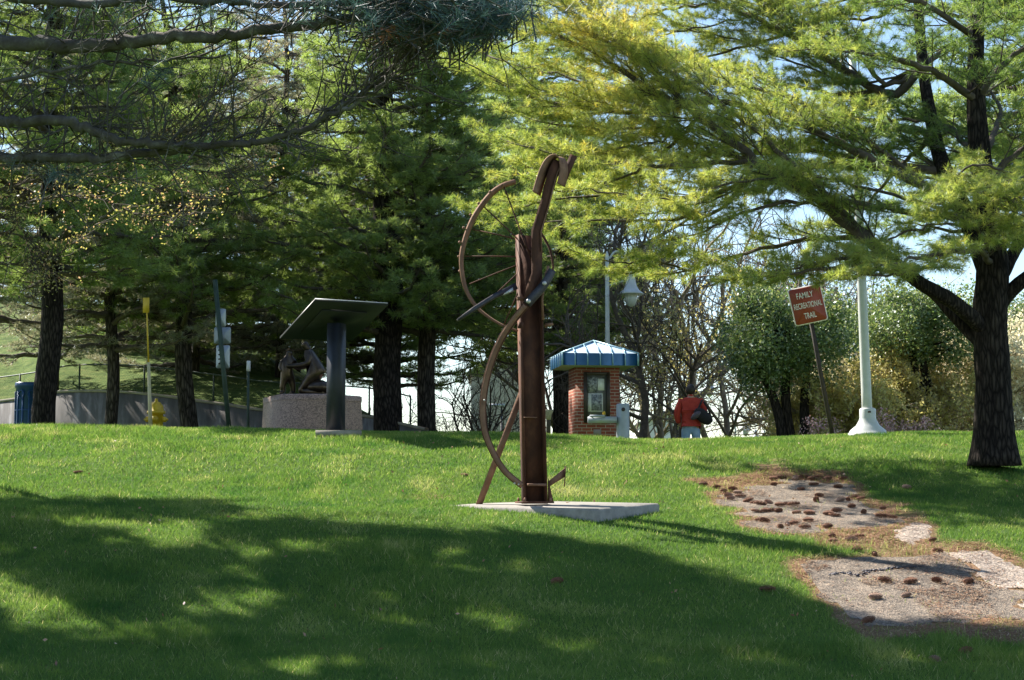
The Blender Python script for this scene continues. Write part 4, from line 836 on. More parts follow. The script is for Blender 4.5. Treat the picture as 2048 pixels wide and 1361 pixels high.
# ================================================================ TREES
def unit(v): v = np.asarray(v, float); return v / (np.linalg.norm(v) + 1e-9)
def tufts(mb, P, Dr, nn=18, L=.1, w=.004, spread=.9, tint=None, seed=0, fwd=.25, shoot=.05):
    """needle bursts: each needle one slim triangle"""
    rs = np.random.RandomState(seed); P = np.asarray(P); Dr = np.asarray(Dr); n = len(P)
    if n == 0: return
    d = rs.randn(n, nn, 3); d /= np.linalg.norm(d, axis=2)[..., None]
    d = d * spread + Dr[:, None, :] * (1 - spread * .45 + fwd); d /= np.linalg.norm(d, axis=2)[..., None]
    b = P[:, None, :] + Dr[:, None, :] * (shoot * (rs.rand(n, nn, 1) - .5)) * 2
    ln = L * (.65 + .5 * rs.rand(n, nn, 1)); s = np.cross(d, rs.randn(n, nn, 3)); s /= np.linalg.norm(s, axis=2)[..., None]; s *= w / 2
    e = b + d * ln; e[..., 2] -= .12 * ln[..., 0]
    V = np.stack([b - s, b + s, e], 2).reshape(-1, 3)
    tt = np.full(n, .4) if tint is None else np.asarray(tint)
    tt = np.clip(tt[:, None] + .16 * (rs.rand(n, nn) - .5), 0, 1)
    mb.add(V, t=np.arange(len(V)).reshape(-1, 3), a=np.repeat(tt.ravel(), 3))
class Tree:
    def __init__(s): s.w = MB(); s.tp = []; s.td = []; s.tt = []
    def tuft(s, p, d, t): s.tp.append(p); s.td.append(d); s.tt.append(t)
def plume(T, base, d, L, r0, tint, rs, ns=5, step=.12, flat=.35, bare=0.0):
    d = unit(d); t = np.linspace(0, 1, 5); up = np.array([0, 0, 1.])
    bend = rs.uniform(-.06, .16)
    path = base + np.outer(t, d) * L + np.outer(t ** 2, up) * L * bend + np.outer(np.sin(t * 3), rs.randn(3)) * L * .025
    T.w.tube(path, np.linspace(r0, r0 * .35, 5), 4, cap=False)
    side = unit(np.cross(d, up))
    ds = unit(path[-1] - path[-2])
    for j in range(ns):
        tj = .22 + .72 * (j + rs.rand() * .6) / ns
        if tj > .98: continue
        b = np.array([np.interp(tj, t, path[:, k]) for k in range(3)])
        sg = 1 if j % 2 else -1; l2 = L * (.55 - .33 * tj) * rs.uniform(.75, 1.25)
        d2 = unit(d * .75 + side * sg * rs.uniform(.5, .95) + up * rs.uniform(-flat * .5, flat))
        e = b + d2 * l2 + up * l2 * .1
        T.w.tube([b, (b + e) / 2 - up * l2 * .03, e], [r0 * .5, r0 * .4, r0 * .25], 3, cap=False)
        nt_ = max(2, int(l2 / step))
        for q in range(nt_):
            tq = .3 + .7 * (q + 1) / nt_
            if rs.rand() < bare: continue
            T.tuft(b + (e - b) * tq + rs.randn(3) * .012, unit(d2 + up * .45 + rs.randn(3) * .3), tint + rs.uniform(-.12, .12))
    nt_ = max(2, int(L * .6 / step))
    for q in range(nt_):
        tq = .4 + .6 * (q + 1) / nt_
        if rs.rand() < bare: continue
        b = np.array([np.interp(tq, t, path[:, k]) for k in range(3)])
        T.tuft(b + rs.randn(3) * .01, unit(ds + up * .4 + rs.randn(3) * .3), tint + rs.uniform(-.12, .12))
def limb(T, path, r0, r1, tint, rs, spacing=.2, L=1.0, start=.15, n=7, ns=5, step=.12, dens=1.0, updn=(-.25, .45), bare=0, tf=None, wobble=.015):
    P = crom(path, 6); m = len(P); P = P + rs.randn(m, 3) * wobble
    T.w.tube(P, np.linspace(r0, r1, m), n, jit=.15)
    seg = np.r_[0, np.cumsum(np.linalg.norm(np.diff(P, axis=0), axis=1))]; tot = seg[-1]; tg = np.gradient(P, axis=0)
    k = 0
    for s in np.arange(tot * start, tot, spacing / dens):
        s = min(tot, s + rs.uniform(-.3, .3) * spacing); f = s / tot
        b = np.array([np.interp(s, seg, P[:, q]) for q in range(3)]); d = unit([np.interp(s, seg, tg[:, q]) for q in range(3)])
        side = unit(np.cross(d, [0, 0, 1.])) * (1 if k % 2 else -1); k += 1
        dd = unit(d * rs.uniform(.35, .9) + side * rs.uniform(.5, 1) + np.array([0, 0, 1.]) * rs.uniform(*updn))
        l = L * (1 - .45 * f) * rs.uniform(.6, 1.2)
        tn = tint if tf is None else tf(b)
        plume(T, b, dd, l, max(.006, (r0 + (r1 - r0) * f) * .28), tn, rs, ns=ns, step=step, bare=bare)
    plume(T, P[-1], unit(tg[-1]), L * .6, r1, tint if tf is None else tf(P[-1]), rs, ns=ns, step=step, bare=bare)
    return P
def trunk(path, radii, n=18, seed=0, flare=True):
    P = crom(path, 8); m = len(P); rad = np.interp(np.linspace(0, 1, m), np.linspace(0, 1, len(radii)), radii)
    rs = np.random.RandomState(seed); rr = np.repeat(rad[:, None], n, 1)
    lob = 1 + .06 * np.sin(np.arange(n) / n * 2 * math.pi * 3 + rs.rand() * 6)[None, :] + .05 * (rs.rand(m, n) - .5) + .04 * (rs.rand(m, 1) - .5)
    if flare:
        seg = np.r_[0, np.cumsum(np.linalg.norm(np.diff(P, axis=0), axis=1))]; lob = lob + (.28 * np.exp(-seg / .3))[:, None] * (1 + .5 * np.sin(np.arange(n) / n * 2 * math.pi * 5 + 1))[None, :]
    return P, rr * lob
def treeroot(name, loc, label, cat='tree', group=None): return empty(name, loc, label, cat, group)

# ---------------- the right-hand white pine
rs = np.random.RandomState(11)
rb = at(1990, 922, 23.6); rb[2] = float(H(rb[0], rb[1])) - .1
rt = treeroot('pine_tree', rb, 'big pine with thick dark trunk and yellow green needles at the right edge')
tp_ = AA([(1990, 932, 23.6), (1986, 760, 23.6), (1980, 640, 23.6), (1985, 520, 23.6), (1968, 380, 23.7), (1952, 200, 23.8), (1955, 0, 24), (1960, -260, 24)])
P, rr = trunk(tp_, [.28, .24, .235, .23, .18, .15, .12, .09, .05], 20, 1)
tm = MB(); tm.tube(P, rr, 20)
Tr = Tree()
def big(path, r0, r1, n=12):
    Pq, r2 = trunk(AA(path), [r0, r1], n, 5, flare=False); tm.tube(Pq, r2, n); return Pq
big([(1975, 545, 23.6), (1935, 440, 23.9), (1890, 345, 24.3), (1868, 270, 24.7), (1845, 130, 25.1), (1832, -80, 25.4), (1830, -260, 25.5)], .15, .05)
big([(1975, 665, 23.6), (1905, 605, 23.2), (1832, 562, 22.9), (1765, 505, 22.8)], .115, .08)
big([(1980, 705, 23.6), (1920, 645, 23.7), (1866, 588, 23.9), (1800, 545, 24.1)], .10, .06)
big([(1990, 620, 23.6), (2030, 575, 23.5), (2110, 515, 23.3), (2250, 430, 23)], .12, .06)
big([(2000, 560, 23.7), (2045, 480, 23.9), (2120, 400, 24.2)], .10, .06)
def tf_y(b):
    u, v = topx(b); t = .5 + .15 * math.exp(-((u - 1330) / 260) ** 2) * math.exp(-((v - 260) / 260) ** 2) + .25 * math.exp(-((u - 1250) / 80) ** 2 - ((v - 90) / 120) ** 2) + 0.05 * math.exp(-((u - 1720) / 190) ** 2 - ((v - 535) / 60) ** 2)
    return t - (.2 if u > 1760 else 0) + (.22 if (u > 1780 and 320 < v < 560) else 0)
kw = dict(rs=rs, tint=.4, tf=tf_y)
LS = [
 ([(1832,-60,25.4),(1710,15,25.8),(1570,70,26.2),(1430,110,26.6),(1330,120,27)], .04,.012,1.1,.1),
 ([(1845,130,25.1),(1730,185,25.5),(1590,175,26),(1460,140,26.4),(1380,120,26.8)], .04,.012,1.1,.1),
 ([(1765,505,22.8),(1690,515,22.6),(1610,530,22.4),(1530,548,22.3)], .03,.01,.7,.0),
 ([(1800,545,24.1),(1750,540,23.6),(1670,548,23.2),(1590,552,23.0)], .03,.01,.6,.0),
 ([(1900,505,21.8),(1860,530,21.4),(1800,548,21.2),(1710,550,21.1)], .03,.01,.6,.0),
 ([(1380,540,26),(1300,520,25.4),(1240,528,25),(1170,510,24.8)], .02,.008,.6,.0),
 ([(1832,-80,25.4),(1780,20,26),(1700,40,26.4),(1600,20,26.8)], .04,.012,1.1,.0),
 ([(1845,130,25.1),(1900,90,26),(1960,60,26.5),(2060,100,26.8)], .04,.012,1.1,.0),
 ([(1890,345,24.3),(1830,300,25.2),(1760,220,26),(1700,200,26.4)], .04,.012,1.1,.0),
 ([(1868,270,24.7),(1800,330,25.6),(1740,400,26.2),(1660,450,26.6)], .04,.012,1.0,.0),
 ([(1400,235,23.8),(1330,300,24.4),(1260,350,25),(1180,370,25.6),(1090,340,26)], .03,.012,1.1,.0),
 ([(1510,320,23.3),(1420,300,24),(1320,260,24.8),(1200,260,25.6),(1060,240,26.2)], .03,.012,1.1,.0),
 ([(1290,170,24.4),(1230,60,25),(1150,-10,25.6),(1060,-30,26)], .025,.01,1.1,.0),
 ([(1765,505,22.8),(1640,402,23),(1510,320,23.3),(1400,235,23.8),(1290,170,24.4),(1180,100,25),(1080,60,25.4)], .085,.02,1.35,.0),
 ([(1800,545,24.1),(1700,475,24.8),(1520,500,25.6),(1380,540,26)], .06,.015,1.0,.1),
 ([(1845,130,25.1),(1780,190,25.3),(1690,140,25.6),(1560,62,26),(1450,10,26.6),(1300,-60,27)], .08,.02,1.3,.1),
 ([(1890,345,24.3),(1700,332,25),(1560,345,25.5),(1400,392,26),(1240,392,26.6),(1090,400,27)], .07,.015,1.25,.12),
 ([(1900,400,24),(1760,330,23.6),(1600,250,23.8),(1420,205,24.2),(1250,225,24.8),(1080,200,25.4),(965,150,26)], .07,.015,1.3,.15),
 ([(1940,440,23.8),(1800,420,23),(1650,400,22.8),(1500,420,22.8),(1390,470,22.9)], .05,.012,.9,.2),
 ([(1510,320,23.3),(1370,330,23.6),(1200,325,24.2),(1010,285,25)], .04,.012,1.15,.05),
 ([(1400,235,23.8),(1260,110,24.5),(1130,60,25.2),(1010,80,26)], .035,.012,1.15,.05),
 ([(1400,235,23.8),(1300,130,24),(1180,20,24.6),(1120,-60,25)], .03,.012,1.1,.05),
 ([(1450,10,26.6),(1330,20,27),(1230,60,27.4)], .03,.012,.9,.05),
 ([(1765,505,22.8),(1700,530,22.5),(1600,545,22.3),(1500,555,22.3)], .04,.012,.75,.0),
 ([(1975,530,23.6),(1960,500,22.6),(1900,505,21.8),(1820,520,21.4),(1740,540,21.2)], .05,.012,.7,.1),
 ([(1985,470,23.5),(2030,420,22.6),(2000,390,21.8),(1930,385,21.4),(1870,410,21.2)], .05,.012,.75,.1),
 ([(2110,515,23.3),(2080,440,22),(2060,360,21.6),(1960,380,21.3)], .045,.012,.8,.1),
 ([(1952,200,23.8),(1860,140,23.2),(1760,110,22.9),(1660,100,22.8)], .06,.012,1.1,.1),
 ([(1952,200,23.8),(2030,110,23.4),(2150,60,23.2)], .06,.012,1.2,.0),
 ([(1955,80,24),(1870,20,23.4),(1770,-10,23.2),(1640,-20,23.3)], .05,.012,1.2,.0),
 ([(1955,0,24),(2040,-60,24),(2150,-120,24)], .05,.012,1.2,.0),
 ([(1968,380,23.7),(2040,300,23.6),(2140,250,23.6)], .06,.012,1.2,.1),
 ([(1868,270,24.7),(1780,250,24.2),(1690,240,24),(1580,300,24)], .05,.012,1.0,.15),
 ([(1510,320,23.3),(1440,420,23),(1330,440,22.9),(1200,440,22.9),(1110,440,22.9)], .03,.010,.75,.1),
 ([(1350,520,26),(1250,545,25.6),(1215,540,25.4)], .02,.008,.6,.3),
 ([(1090,400,27),(1020,420,27),(960,420,27)], .02,.01,.8,.3),
 ([(1832,-80,25.4),(1700,-60,25.6),(1560,-40,26),(1420,-90,26.4)], .05,.012,1.2,.0),
 ([(1968,330,23.8),(1900,260,24.8),(1800,240,25.6),(1730,290,26)], .05,.012,1.0,.1),
 ([(1975,300,23.8),(2000,220,24.8),(1960,150,25.5)], .05,.012,1.0,.1),
 ([(2045,480,23.9),(2080,330,24.6),(2110,200,25)], .05,.012,1.1,.1),
]
for path, r0, r1, L, st0 in list(LS):
    a_ = rs.uniform(-1, 1)
    if len(path) > 4: LS.append(([path[0]] + [(px + a_ * 45 * i / 4, py - (34 + 30 * rs.rand()) * min(1, i / 2), D + .25 * i * (1 if a_ > 0 else -.4)) for i, (px, py, D) in enumerate(path) if i > 0], r0 * .5, r1, L, max(st0, .15)))
for path, r0, r1, L, st0 in LS:
    limb(Tr, AA(path), r0, r1, start=st0, L=L, spacing=.19, ns=8, step=.088, updn=(-.3, .4), **kw)
tm.build('trunk', M['bark'], rt, smooth=False, loc=rb)
Tr.w.build('branches', M['twig'], rt, loc=rb)
cm_ = MB(); tt = np.array(Tr.tt); tufts(cm_, Tr.tp, Tr.td, 24, .12, .0066, 1.15, tt + rs.uniform(-.13, .13, len(tt)), 3, fwd=.15, shoot=.03)
cr = cm_.build('crown', M['pine_y'], rt, attr=True, loc=rb); print('right pine tufts', len(Tr.tp))

# ---------------- whorled pines on and behind the ridge
def whorl_pine(seed, zb, Ht, Lmax, trunk_r, gap=.55, tint=.35, tk=1.0, ns=5, step=.15, bare=.0, droop=.1, nb=5):
    rs = np.random.RandomState(seed); T = Tree(); pts = [(0, 0, -.3)]
    for z in np.linspace(1, Ht, 7): pts.append((rs.uniform(-.1, .1), rs.uniform(-.1, .1), z))
    P, rr = trunk(pts, [trunk_r * 1.05, trunk_r, trunk_r * .9, trunk_r * .75, trunk_r * .55, .05], 16, seed); t = MB(); t.tube(P, rr, 16)
    z = zb; az = rs.rand() * 6
    while z < Ht - .4:
        f = (z - zb) / (Ht - zb); Lb = max(1.5, Lmax * (1 - .75 * f ** 1.4)) * (.9 if f > .05 else .75)
        for k in range(nb):
            a_ = az + 2 * math.pi * k / nb + rs.uniform(-.3, .3); l = Lb * rs.uniform(.7, 1.15); zz = z + rs.uniform(-.2, .2)
            c0 = np.array([np.interp(zz, P[:, 2], P[:, 0]), np.interp(zz, P[:, 2], P[:, 1]), zz]); d = np.array([math.cos(a_), math.sin(a_), 0])
            e = rs.uniform(.02, .28) - droop
            path = [c0, c0 + d * l * .35 + ZA * l * e * .6, c0 + d * l * .7 + ZA * l * e * .75, c0 + d * l + ZA * l * (e + .08)]
            limb(T, path, .035 + .018 * l * (1 - f), .012, tint + rs.uniform(-.08, .08), rs, spacing=.25, L=.95 * tk, start=.22, n=5, ns=ns, step=step, bare=bare, updn=(-.55, .35))
        z += gap * rs.uniform(.8, 1.2); az += 1.1
    return t, T
def mk(seed, **k):
    nl = k.pop('nl', .17); w_ = k.pop('w', .015); nn = k.pop('nn', 16)
    t, T = whorl_pine(seed, **k); c = MB(); tufts(c, T.tp, T.td, nn, nl, w_, .9, np.array(T.tt), seed); print('pine', seed, len(T.tp))
    return t.mesh('trunk'), T.w.mesh('branches'), c.mesh('crown', True)
pineA = mk(21, zb=3.9, Ht=12.5, Lmax=3.9, trunk_r=.255, gap=.36)
pineB = mk(22, zb=4.0, Ht=12, Lmax=3.6, trunk_r=.20, tint=.34, gap=.36)
brownP = mk(23, zb=3.6, Ht=12.5, Lmax=3.6, trunk_r=.17, tint=.5, ns=5, gap=.6, nl=.13, w=.014, droop=.08)
for (t_, b_, c_), mm, bk in [(pineA, 'pine', 'bark'), (pineB, 'pine', 'bark2'), (brownP, 'spruce_b', 'bark2')]:
    t_.materials.append(M[bk]); b_.materials.append(M['twig']); c_.materials.append(M[mm])
def place_pine(ms, px, D, rz, lab, s=1.0, trs=1.0, tilt=0, group='tall pines along the ridge', name='pine_tree'):
    g = gnd(px, D); g[2] -= .1
    r = treeroot(name, g, lab, 'tree', group)
    for nm, m in zip(('trunk', 'branches', 'crown'), ms):
        o = link(nm, m, None, r); o.rotation_euler = (0, 0, rz); o.scale = ((trs if nm == 'trunk' else s), (trs if nm == 'trunk' else s), s)
    r.rotation_euler = (0, tilt, 0)
    return r
place_pine(pineA, 92, 36, .4, 'dark thick pine trunk beside the blue litter bin, leftmost of the row', 1.0, .95)
place_pine(brownP, 230, 44, 1.9, 'slim pine trunk left of the yellow hydrant, second of the row', 1.0, .95, R(-2.2), name='spruce_tree')
place_pine(pineB, 383, 45, 2.6, 'leaning pine trunk between the hydrant and the plate bearing post', 1.1, 1.15, R(-4))
place_pine(pineA, 765, 45, 2.2, 'thick dark pine trunk just right of the panel stand', 1.1, 1.5)
place_pine(pineB, 857, 46, .9, 'dark pine trunk halfway between the panel stand and the sculpture', 1.1, 1.25)
place_pine(pineB, 2110, 31, 3.3, 'pine crown filling the top right corner behind the big trunk', 1.0, 1)
place_pine(pineB, 1118, 50, 4.0, 'grey trunked pine directly behind the brick kiosk', 1.0, 1.3, name='pine_tree')
place_pine(brownP, 100, 49, 1.3, 'far pine right behind the leftmost thick trunk', 1.1, .9)
place_pine(brownP, 388, 52, 5.3, 'far pine right behind the leaning pine trunk', 1.15, .9)
place_pine(pineA, 770, 56, 5.0, 'far pine right behind the thick trunk by the panel stand', 1.0, .8)
place_pine(pineB, 1065, 56, 2.0, 'far pine right behind the rusty column of the sculpture', 1.35, .8)
place_pine(pineA, 300, 58, 3.6, 'far pine filling the gap behind the yellow hydrant', 1.25, .6)
place_pine(pineA, 590, 60, .3, 'far pine filling the gap behind the bronze statue', 1.3, .6)
place_pine(brownP, 560, 54, 3.0, 'brownish spruce far behind the granite pedestal', 1.3, 1, name='spruce_tree')
place_pine(brownP, -60, 41, 5.0, 'brownish spruce at the far left edge behind the blue bin', 1.08, 1, name='spruce_tree')

# ---------------- near pine, upper left (its trunk stands outside the picture)
rs = np.random.RandomState(31)
nb0 = np.array([-8.3, 17.0, float(H(-8.3, 17)) - .1]); nr = treeroot('pine_tree', nb0, 'near pine whose long dark bare limbs reach in from the upper left')
P, rr = trunk([nb0, nb0 + [.1, 0, 2], nb0 + [0, .1, 4], nb0 + [.1, 0, 7], nb0 + [0, 0, 11]], [.36, .3, .26, .2, .08], 18, 9); nm_ = MB(); nm_.tube(P, rr, 18)
NT = Tree()
def curly(T, b, d, L, r0, rs, depth=2):
    n = 6; P = [np.array(b)]; dd = unit(d); ax = unit(rs.randn(3)); k = rs.uniform(-.35, .35)
    for i in range(n):
        dd = unit(dd + np.cross(ax, dd) * k + rs.randn(3) * .12 + ZA * .05); P.append(P[-1] + dd * L / n)
    T.w.tube(P, np.linspace(r0, r0 * .4, n + 1), 4, cap=False)
    if depth > 0:
        for i in range(rs.randint(1, 4)):
            j = rs.randint(1, n); curly(T, P[j], unit(dd * .5 + rs.randn(3) * .8 + ZA * .3), L * rs.uniform(.35, .65), r0 * .6, rs, depth - 1)
    return P
NLS = [
 ([(-300,60,15.5),(-80,78,14.5),(60,88,14),(200,92,13.8),(330,78,13.7),(470,68,13.6),(600,52,13.5),(700,38,13.4),(800,35,13.4),(900,25,13.4),(1000,5,13.4)], .075,.018),
 ([(-300,280,16),(-60,255,15),(0,245,14.6),(110,240,14.4),(190,262,14.3),(260,285,14.2),(340,292,14.2),(430,292,14.2),(520,283,14.2),(600,262,14.1),(670,222,14),(740,175,13.9),(800,120,13.8),(828,92,13.8)], .055,.012),
 ([(-200,340,16),(0,320,15),(100,316,14.8),(200,317,14.6),(290,308,14.4),(370,297,14.25)], .05,.035),
 ([(640,240,14.0),(700,215,13.8),(760,175,13.7),(805,135,13.6),(830,100,13.6)], .022,.008),
 ([(-200,-40,14),(0,-10,13.5),(160,8,13.4),(330,-5,13.3),(520,10,13.3),(700,5,13.2),(880,-10,13.2)], .045,.015),
 ([(-100,180,14.5),(60,150,14),(200,130,13.8),(330,120,13.8),(450,112,13.8)], .02,.008),
]
for path, r0, r1 in NLS:
    Pq = crom(AA(path), 7); Pq = Pq + rs.randn(*Pq.shape) * .012; m = len(Pq); ra = np.linspace(r0, r1, m)
    NT.w.tube(Pq, np.repeat(ra[:, None], 9, 1) * (1 + .22 * (rs.rand(m, 9) - .5)), 9)
    tg = np.gradient(Pq, axis=0)
    for i in range(3, m - 1):
        for _ in range(rs.randint(0, 3) if r0 > .02 else rs.randint(0, 2)):
            d = unit(unit(tg[i]) * .6 + rs.randn(3) * .6 + ZA * rs.uniform(-.25, .6)); curly(NT, Pq[i], d, rs.uniform(.3, 1.1), .009, rs, 2)
# needle masses at the end of the upper limb
rsn = np.random.RandomState(5)
def mass(cx, cy, D, sx, sz, n, tint):
    for _ in range(n):
        p = at(cx + rsn.randn() * sx, cy + rsn.randn() * sz, D + rsn.randn() * .35); d = unit([rsn.uniform(-.2, 1), rsn.randn() * .5, rsn.uniform(-.3, .9)]); NT.tuft(p, d, tint + rsn.uniform(-.15, .15))
        if rsn.rand() < .5: NT.w.tube([p - np.array(d) * .3, p], [.008, .006], 3, cap=False)
mass(950, 18, 13.4, 48, 24, 420, .35); mass(900, 60, 13.4, 40, 14, 90, .35); mass(840, 15, 13.4, 50, 30, 300, .4); mass(730, 5, 13.3, 60, 28, 130, .5); mass(560, 10, 13.3, 60, 20, 14, .6); mass(330, 10, 13.3, 150, 30, 20, .7)
mass(860, 60, 13.4, 50, 10, 22, .97); mass(770, 70, 13.4, 30, 10, 8, .97); mass(310, 140, 13.8, 20, 12, 5, .35); mass(980, 45, 13.5, 22, 22, 40, .3)
mass(100, 345, 14.5, 60, 14, 10, .35); mass(560, -5, 13.4, 200, 12, 40, .45)
nn0 = len(NT.tp)
# unseen upper crown, shaped to cast a set shade outline on the lower lawn
SHADE = [[(-400,1055),(0,1040),(120,1050),(260,1080),(420,1100),(470,1045),(620,1045),(740,1062),(900,1068),(1080,1075),(1230,1095),(1330,1130),(1420,1170),(1520,1180),(1620,1200),(1690,1240),(1800,1250),(2100,1262),(2300,1275),(2300,1500),(-400,1500)],
         [(-400,960),(60,968),(200,985),(380,1000),(470,1030),(300,1040),(-400,1035)], [(360,995),(470,1000),(500,1020),(400,1020)]]
HOLES = [(150,1150,60,9),(330,1205,70,8),(520,1240,90,9),(60,1110,60,7),(230,1330,70,12),(560,1150,60,6),(400,1290,60,9),(700,1330,80,14),(350,1075,60,6),(560,1085,50,5),(60,1200,50,9),(240,1180,50,6),(480,1330,50,9),(160,1050,60,6),(830,1180,70,6),(620,1200,50,6),(300,1115,60,6),(880,1100,70,6),(1180,1190,60,6),(280,1270,150,26),(130,1215,90,16),(430,1185,80,11),(620,1110,90,10),(560,1330,160,20),(60,1300,90,22),(1100,1125,150,12),(960,1260,90,10),(1120,1310,120,14),(1000,1335,80,10),(700,1080,70,9),(330,1140,70,10),(1950,1325,160,18),(1800,1290,70,8),(820,1290,50,8),(1500,1330,120,10),(240,1085,90,8),(780,1240,60,10)]
sh_dir = np.array([S[0], S[1], S[2]])
bp_ = []; tries = 0
while len(bp_) < 4600 and tries < 90000:
    tries += 1; y = rsn.uniform(8.2, 20.5); x = rsn.uniform(-.36, .36) * y + rsn.uniform(-.6, .8); z = float(H(x, y)); u, v = topx(np.array([x, y, z]))
    ju, jv = u + rsn.randn() * 12, v + rsn.randn() * 3
    if not any(inpoly(np.array([ju]), np.array([jv]), p)[0] for p in SHADE): continue
    if any(((u - a) / c) ** 2 + ((v - b) / d) ** 2 < 1 for a, b, c, d in HOLES) and rsn.rand() < .9: continue
    if v < 1045 and rsn.rand() < .45: continue
    nv_ = float(vnoise(np.array([u / 115. + v / 90. + 20]), np.array([v / 24. + 3 - u / 600.]), 61)[0])
    if nv_ > (.50 if u < 620 else .57 if u < 1100 else .68) and v > 1075 and rsn.rand() < .93: continue
    h = rsn.uniform(7.0, 9.0)
    for _ in range(8):
        p = np.array([x, y, z]) + sh_dir / sh_dir[2] * h
        if topx(p)[1] < -45: break
        h += .6
    bp_.append(p)
for i, p in enumerate(bp_):
    d = unit(p - (nb0 + [0, 0, 7])); 
    for _ in range(4): NT.tuft(p + rsn.randn(3) * .1, unit(d + rsn.randn(3) * .5), .4 + rsn.uniform(-.15, .15))
bpa = np.array(bp_)
# limbs carrying that crown
for k in range(26):
    tgt = bpa[rsn.randint(len(bpa))]; c0 = nb0 + [0, 0, 6 + 4 * (k / 26)]
    if topx((c0 + tgt) / 2)[1] > -50 and topx((c0 + tgt) / 2)[0] > 0: continue
    NT.w.tube([c0, c0 * .6 + tgt * .4 + ZA * .5, c0 * .25 + tgt * .75 + ZA * .3, tgt], [.07, .05, .03, .012], 6)
nm_.build('trunk', M['bark'], nr, loc=nb0); NT.w.build('branches', M['twig_dark'], nr, loc=nb0)
c1 = MB(); tufts(c1, NT.tp[:nn0], NT.td[:nn0], 26, .15, .005, .8, np.array(NT.tt[:nn0]), 8, shoot=.1)
tufts(c1, NT.tp[nn0:], NT.td[nn0:], 18, .2, .026, .9, np.array(NT.tt[nn0:]), 9, shoot=.12)
c1.build('crown', M['pine_blue'], nr, attr=True, loc=nb0)

# ---------------- leafy / bare trees
def leaves(mb, P, n_per, spread, size, rs, tint=.5, tv=.3, flat=0):
    P = np.asarray(P); n = len(P) * n_per; C = np.repeat(P, n_per, 0) + rs.randn(n, 3) * spread
    a = rs.randn(n, 3); a /= np.linalg.norm(a, axis=1)[:, None]; b = np.cross(a, rs.randn(n, 3)); b /= np.linalg.norm(b, axis=1)[:, None]
    s = size * (.6 + .8 * rs.rand(n, 1)); V = np.stack([C - a * s * .5, C + b * s * .28, C + a * s * .5, C - b * s * .28], 1).reshape(-1, 3)
    t = np.clip(tint + tv * (rs.rand(n) - .5) + .25 * np.repeat(rs.rand(len(P)) - .5, n_per), 0, 1)
    mb.add(V, q=np.arange(4 * n).reshape(-1, 4), a=np.repeat(t, 4))
def bare_tree(seed, Ht, spread, r0, levels=4, stems=1, nk=5, up=.5, zb=.25, tips=None):
    rs = np.random.RandomState(seed); mb = MB(); tp = []
    def grow(b, d, L, r, lev):
        n = 5; P = [np.array(b, float)]; dd = unit(d)
        for i in range(n): dd = unit(dd + rs.randn(3) * .16 + ZA * .06 * up); P.append(P[-1] + dd * L / n)
        mb.tube(P, np.linspace(r, r * .55, n + 1), 8 if lev == levels else (5 if lev > 1 else 3), cap=False)
        if lev == 0: tp.extend(P[2:]); return
        if lev == 1: tp.extend(P[3:])
        for i in range(nk + (3 if lev == levels else 0)):
            t = rs.uniform(zb if lev == levels else .2, 1); j = min(n - 1, int(t * n)); q = P[j] * (1 - (t * n - j)) + P[j + 1] * (t * n - j)
            a_ = rs.rand() * 2 * math.pi; o_ = unit(np.cross(dd, [math.cos(a_), math.sin(a_), .2])); nd = unit(dd * rs.uniform(.3, .9) + o_ * spread + ZA * up * .4)
            grow(q, nd, L * rs.uniform(.38, .62), r * (.5 if lev == levels else .48), lev - 1)
    for s in range(stems):
        a_ = 2 * math.pi * s / max(1, stems) + rs.rand(); d = unit([.28 * math.cos(a_) * (stems > 1), .28 * math.sin(a_) * (stems > 1), 1]); grow((.12 * math.cos(a_) * (stems > 1), .12 * math.sin(a_) * (stems > 1), -.1), d, Ht * .72, r0, levels)
    return mb, np.array(tp)
def bare(seed, px, D, Ht, label, mat='twig_tan', r0=.09, spread=.8, stems=1, leaf=None, leafn=2, size=.07, lsp=.06, name='bare_tree', group='bare spring trees behind the ridge', cat='tree', tint=.5, nk=5, levels=3, zoff=0, up=.5, zb=.25):
    mb, tp = bare_tree(seed, Ht, spread, r0, levels, stems, nk, up, zb); g = gnd(px, D); g[2] += zoff; r = treeroot(name, g, label, cat, group)
    mb.build('trunk' if cat == 'tree' else 'stems', M[mat], r)
    if leaf:
        c = MB(); leaves(c, tp, leafn, lsp, size, np.random.RandomState(seed), tint); c.build('crown' if cat == 'tree' else 'foliage', M[leaf], r, attr=True)
    return r
bare(41, 1283, 42, 7.5, 'bare grey tree with a forked trunk right of the kiosk fountain', 'twig', .11, .75, 1, None, nk=5, levels=4)
bare(42, 1326, 50, 8, 'olive budding tree halfway between the kiosk and the person', 'twig_tan', .11, .6, 2, None, nk=6, levels=3)
bare(43, 1440, 48, 8.5, 'spreading bare tree rising behind the person in red', 'twig_tan', .1, .9, 2, None, nk=6, levels=3)
bare(44, 1625, 58, 7.5, 'tan bare tree rising behind the trail sign', 'twig_tan', .1, .8, 2, 'olive', 1, .05, nk=7, levels=3)
bare(45, 1322, 62, 9.5, 'tall fine twigged tree far behind the person', 'twig_tan', .12, .7, 2, 'olive', 1, .05, nk=6, levels=3)
bare(47, 880, 52, 3.4, 'low bare grey sapling left of the tan building', 'twig', .03, .8, 3, None, nk=5, levels=3)
bare(48, 945, 50, 4.3, 'bare grey shrub in front of the left corner of the tan building', 'twig', .04, .8, 3, None, nk=5, levels=3)
bare(49, 1000, 50, 4.6, 'bare grey shrub behind the rusty brace', 'twig', .04, .8, 3, None, nk=5, levels=3)
bare(50, 1560, 60, 6.5, 'bare tree behind the round evergreen trunks', 'twig_tan', .1, .9, 2, 'olive', 1, .05, nk=7, levels=3)
bare(51, 790, 60, 3.6, 'low bare sapling by the end of the chain link fence', 'twig', .03, .8, 3, None, nk=5, levels=3)
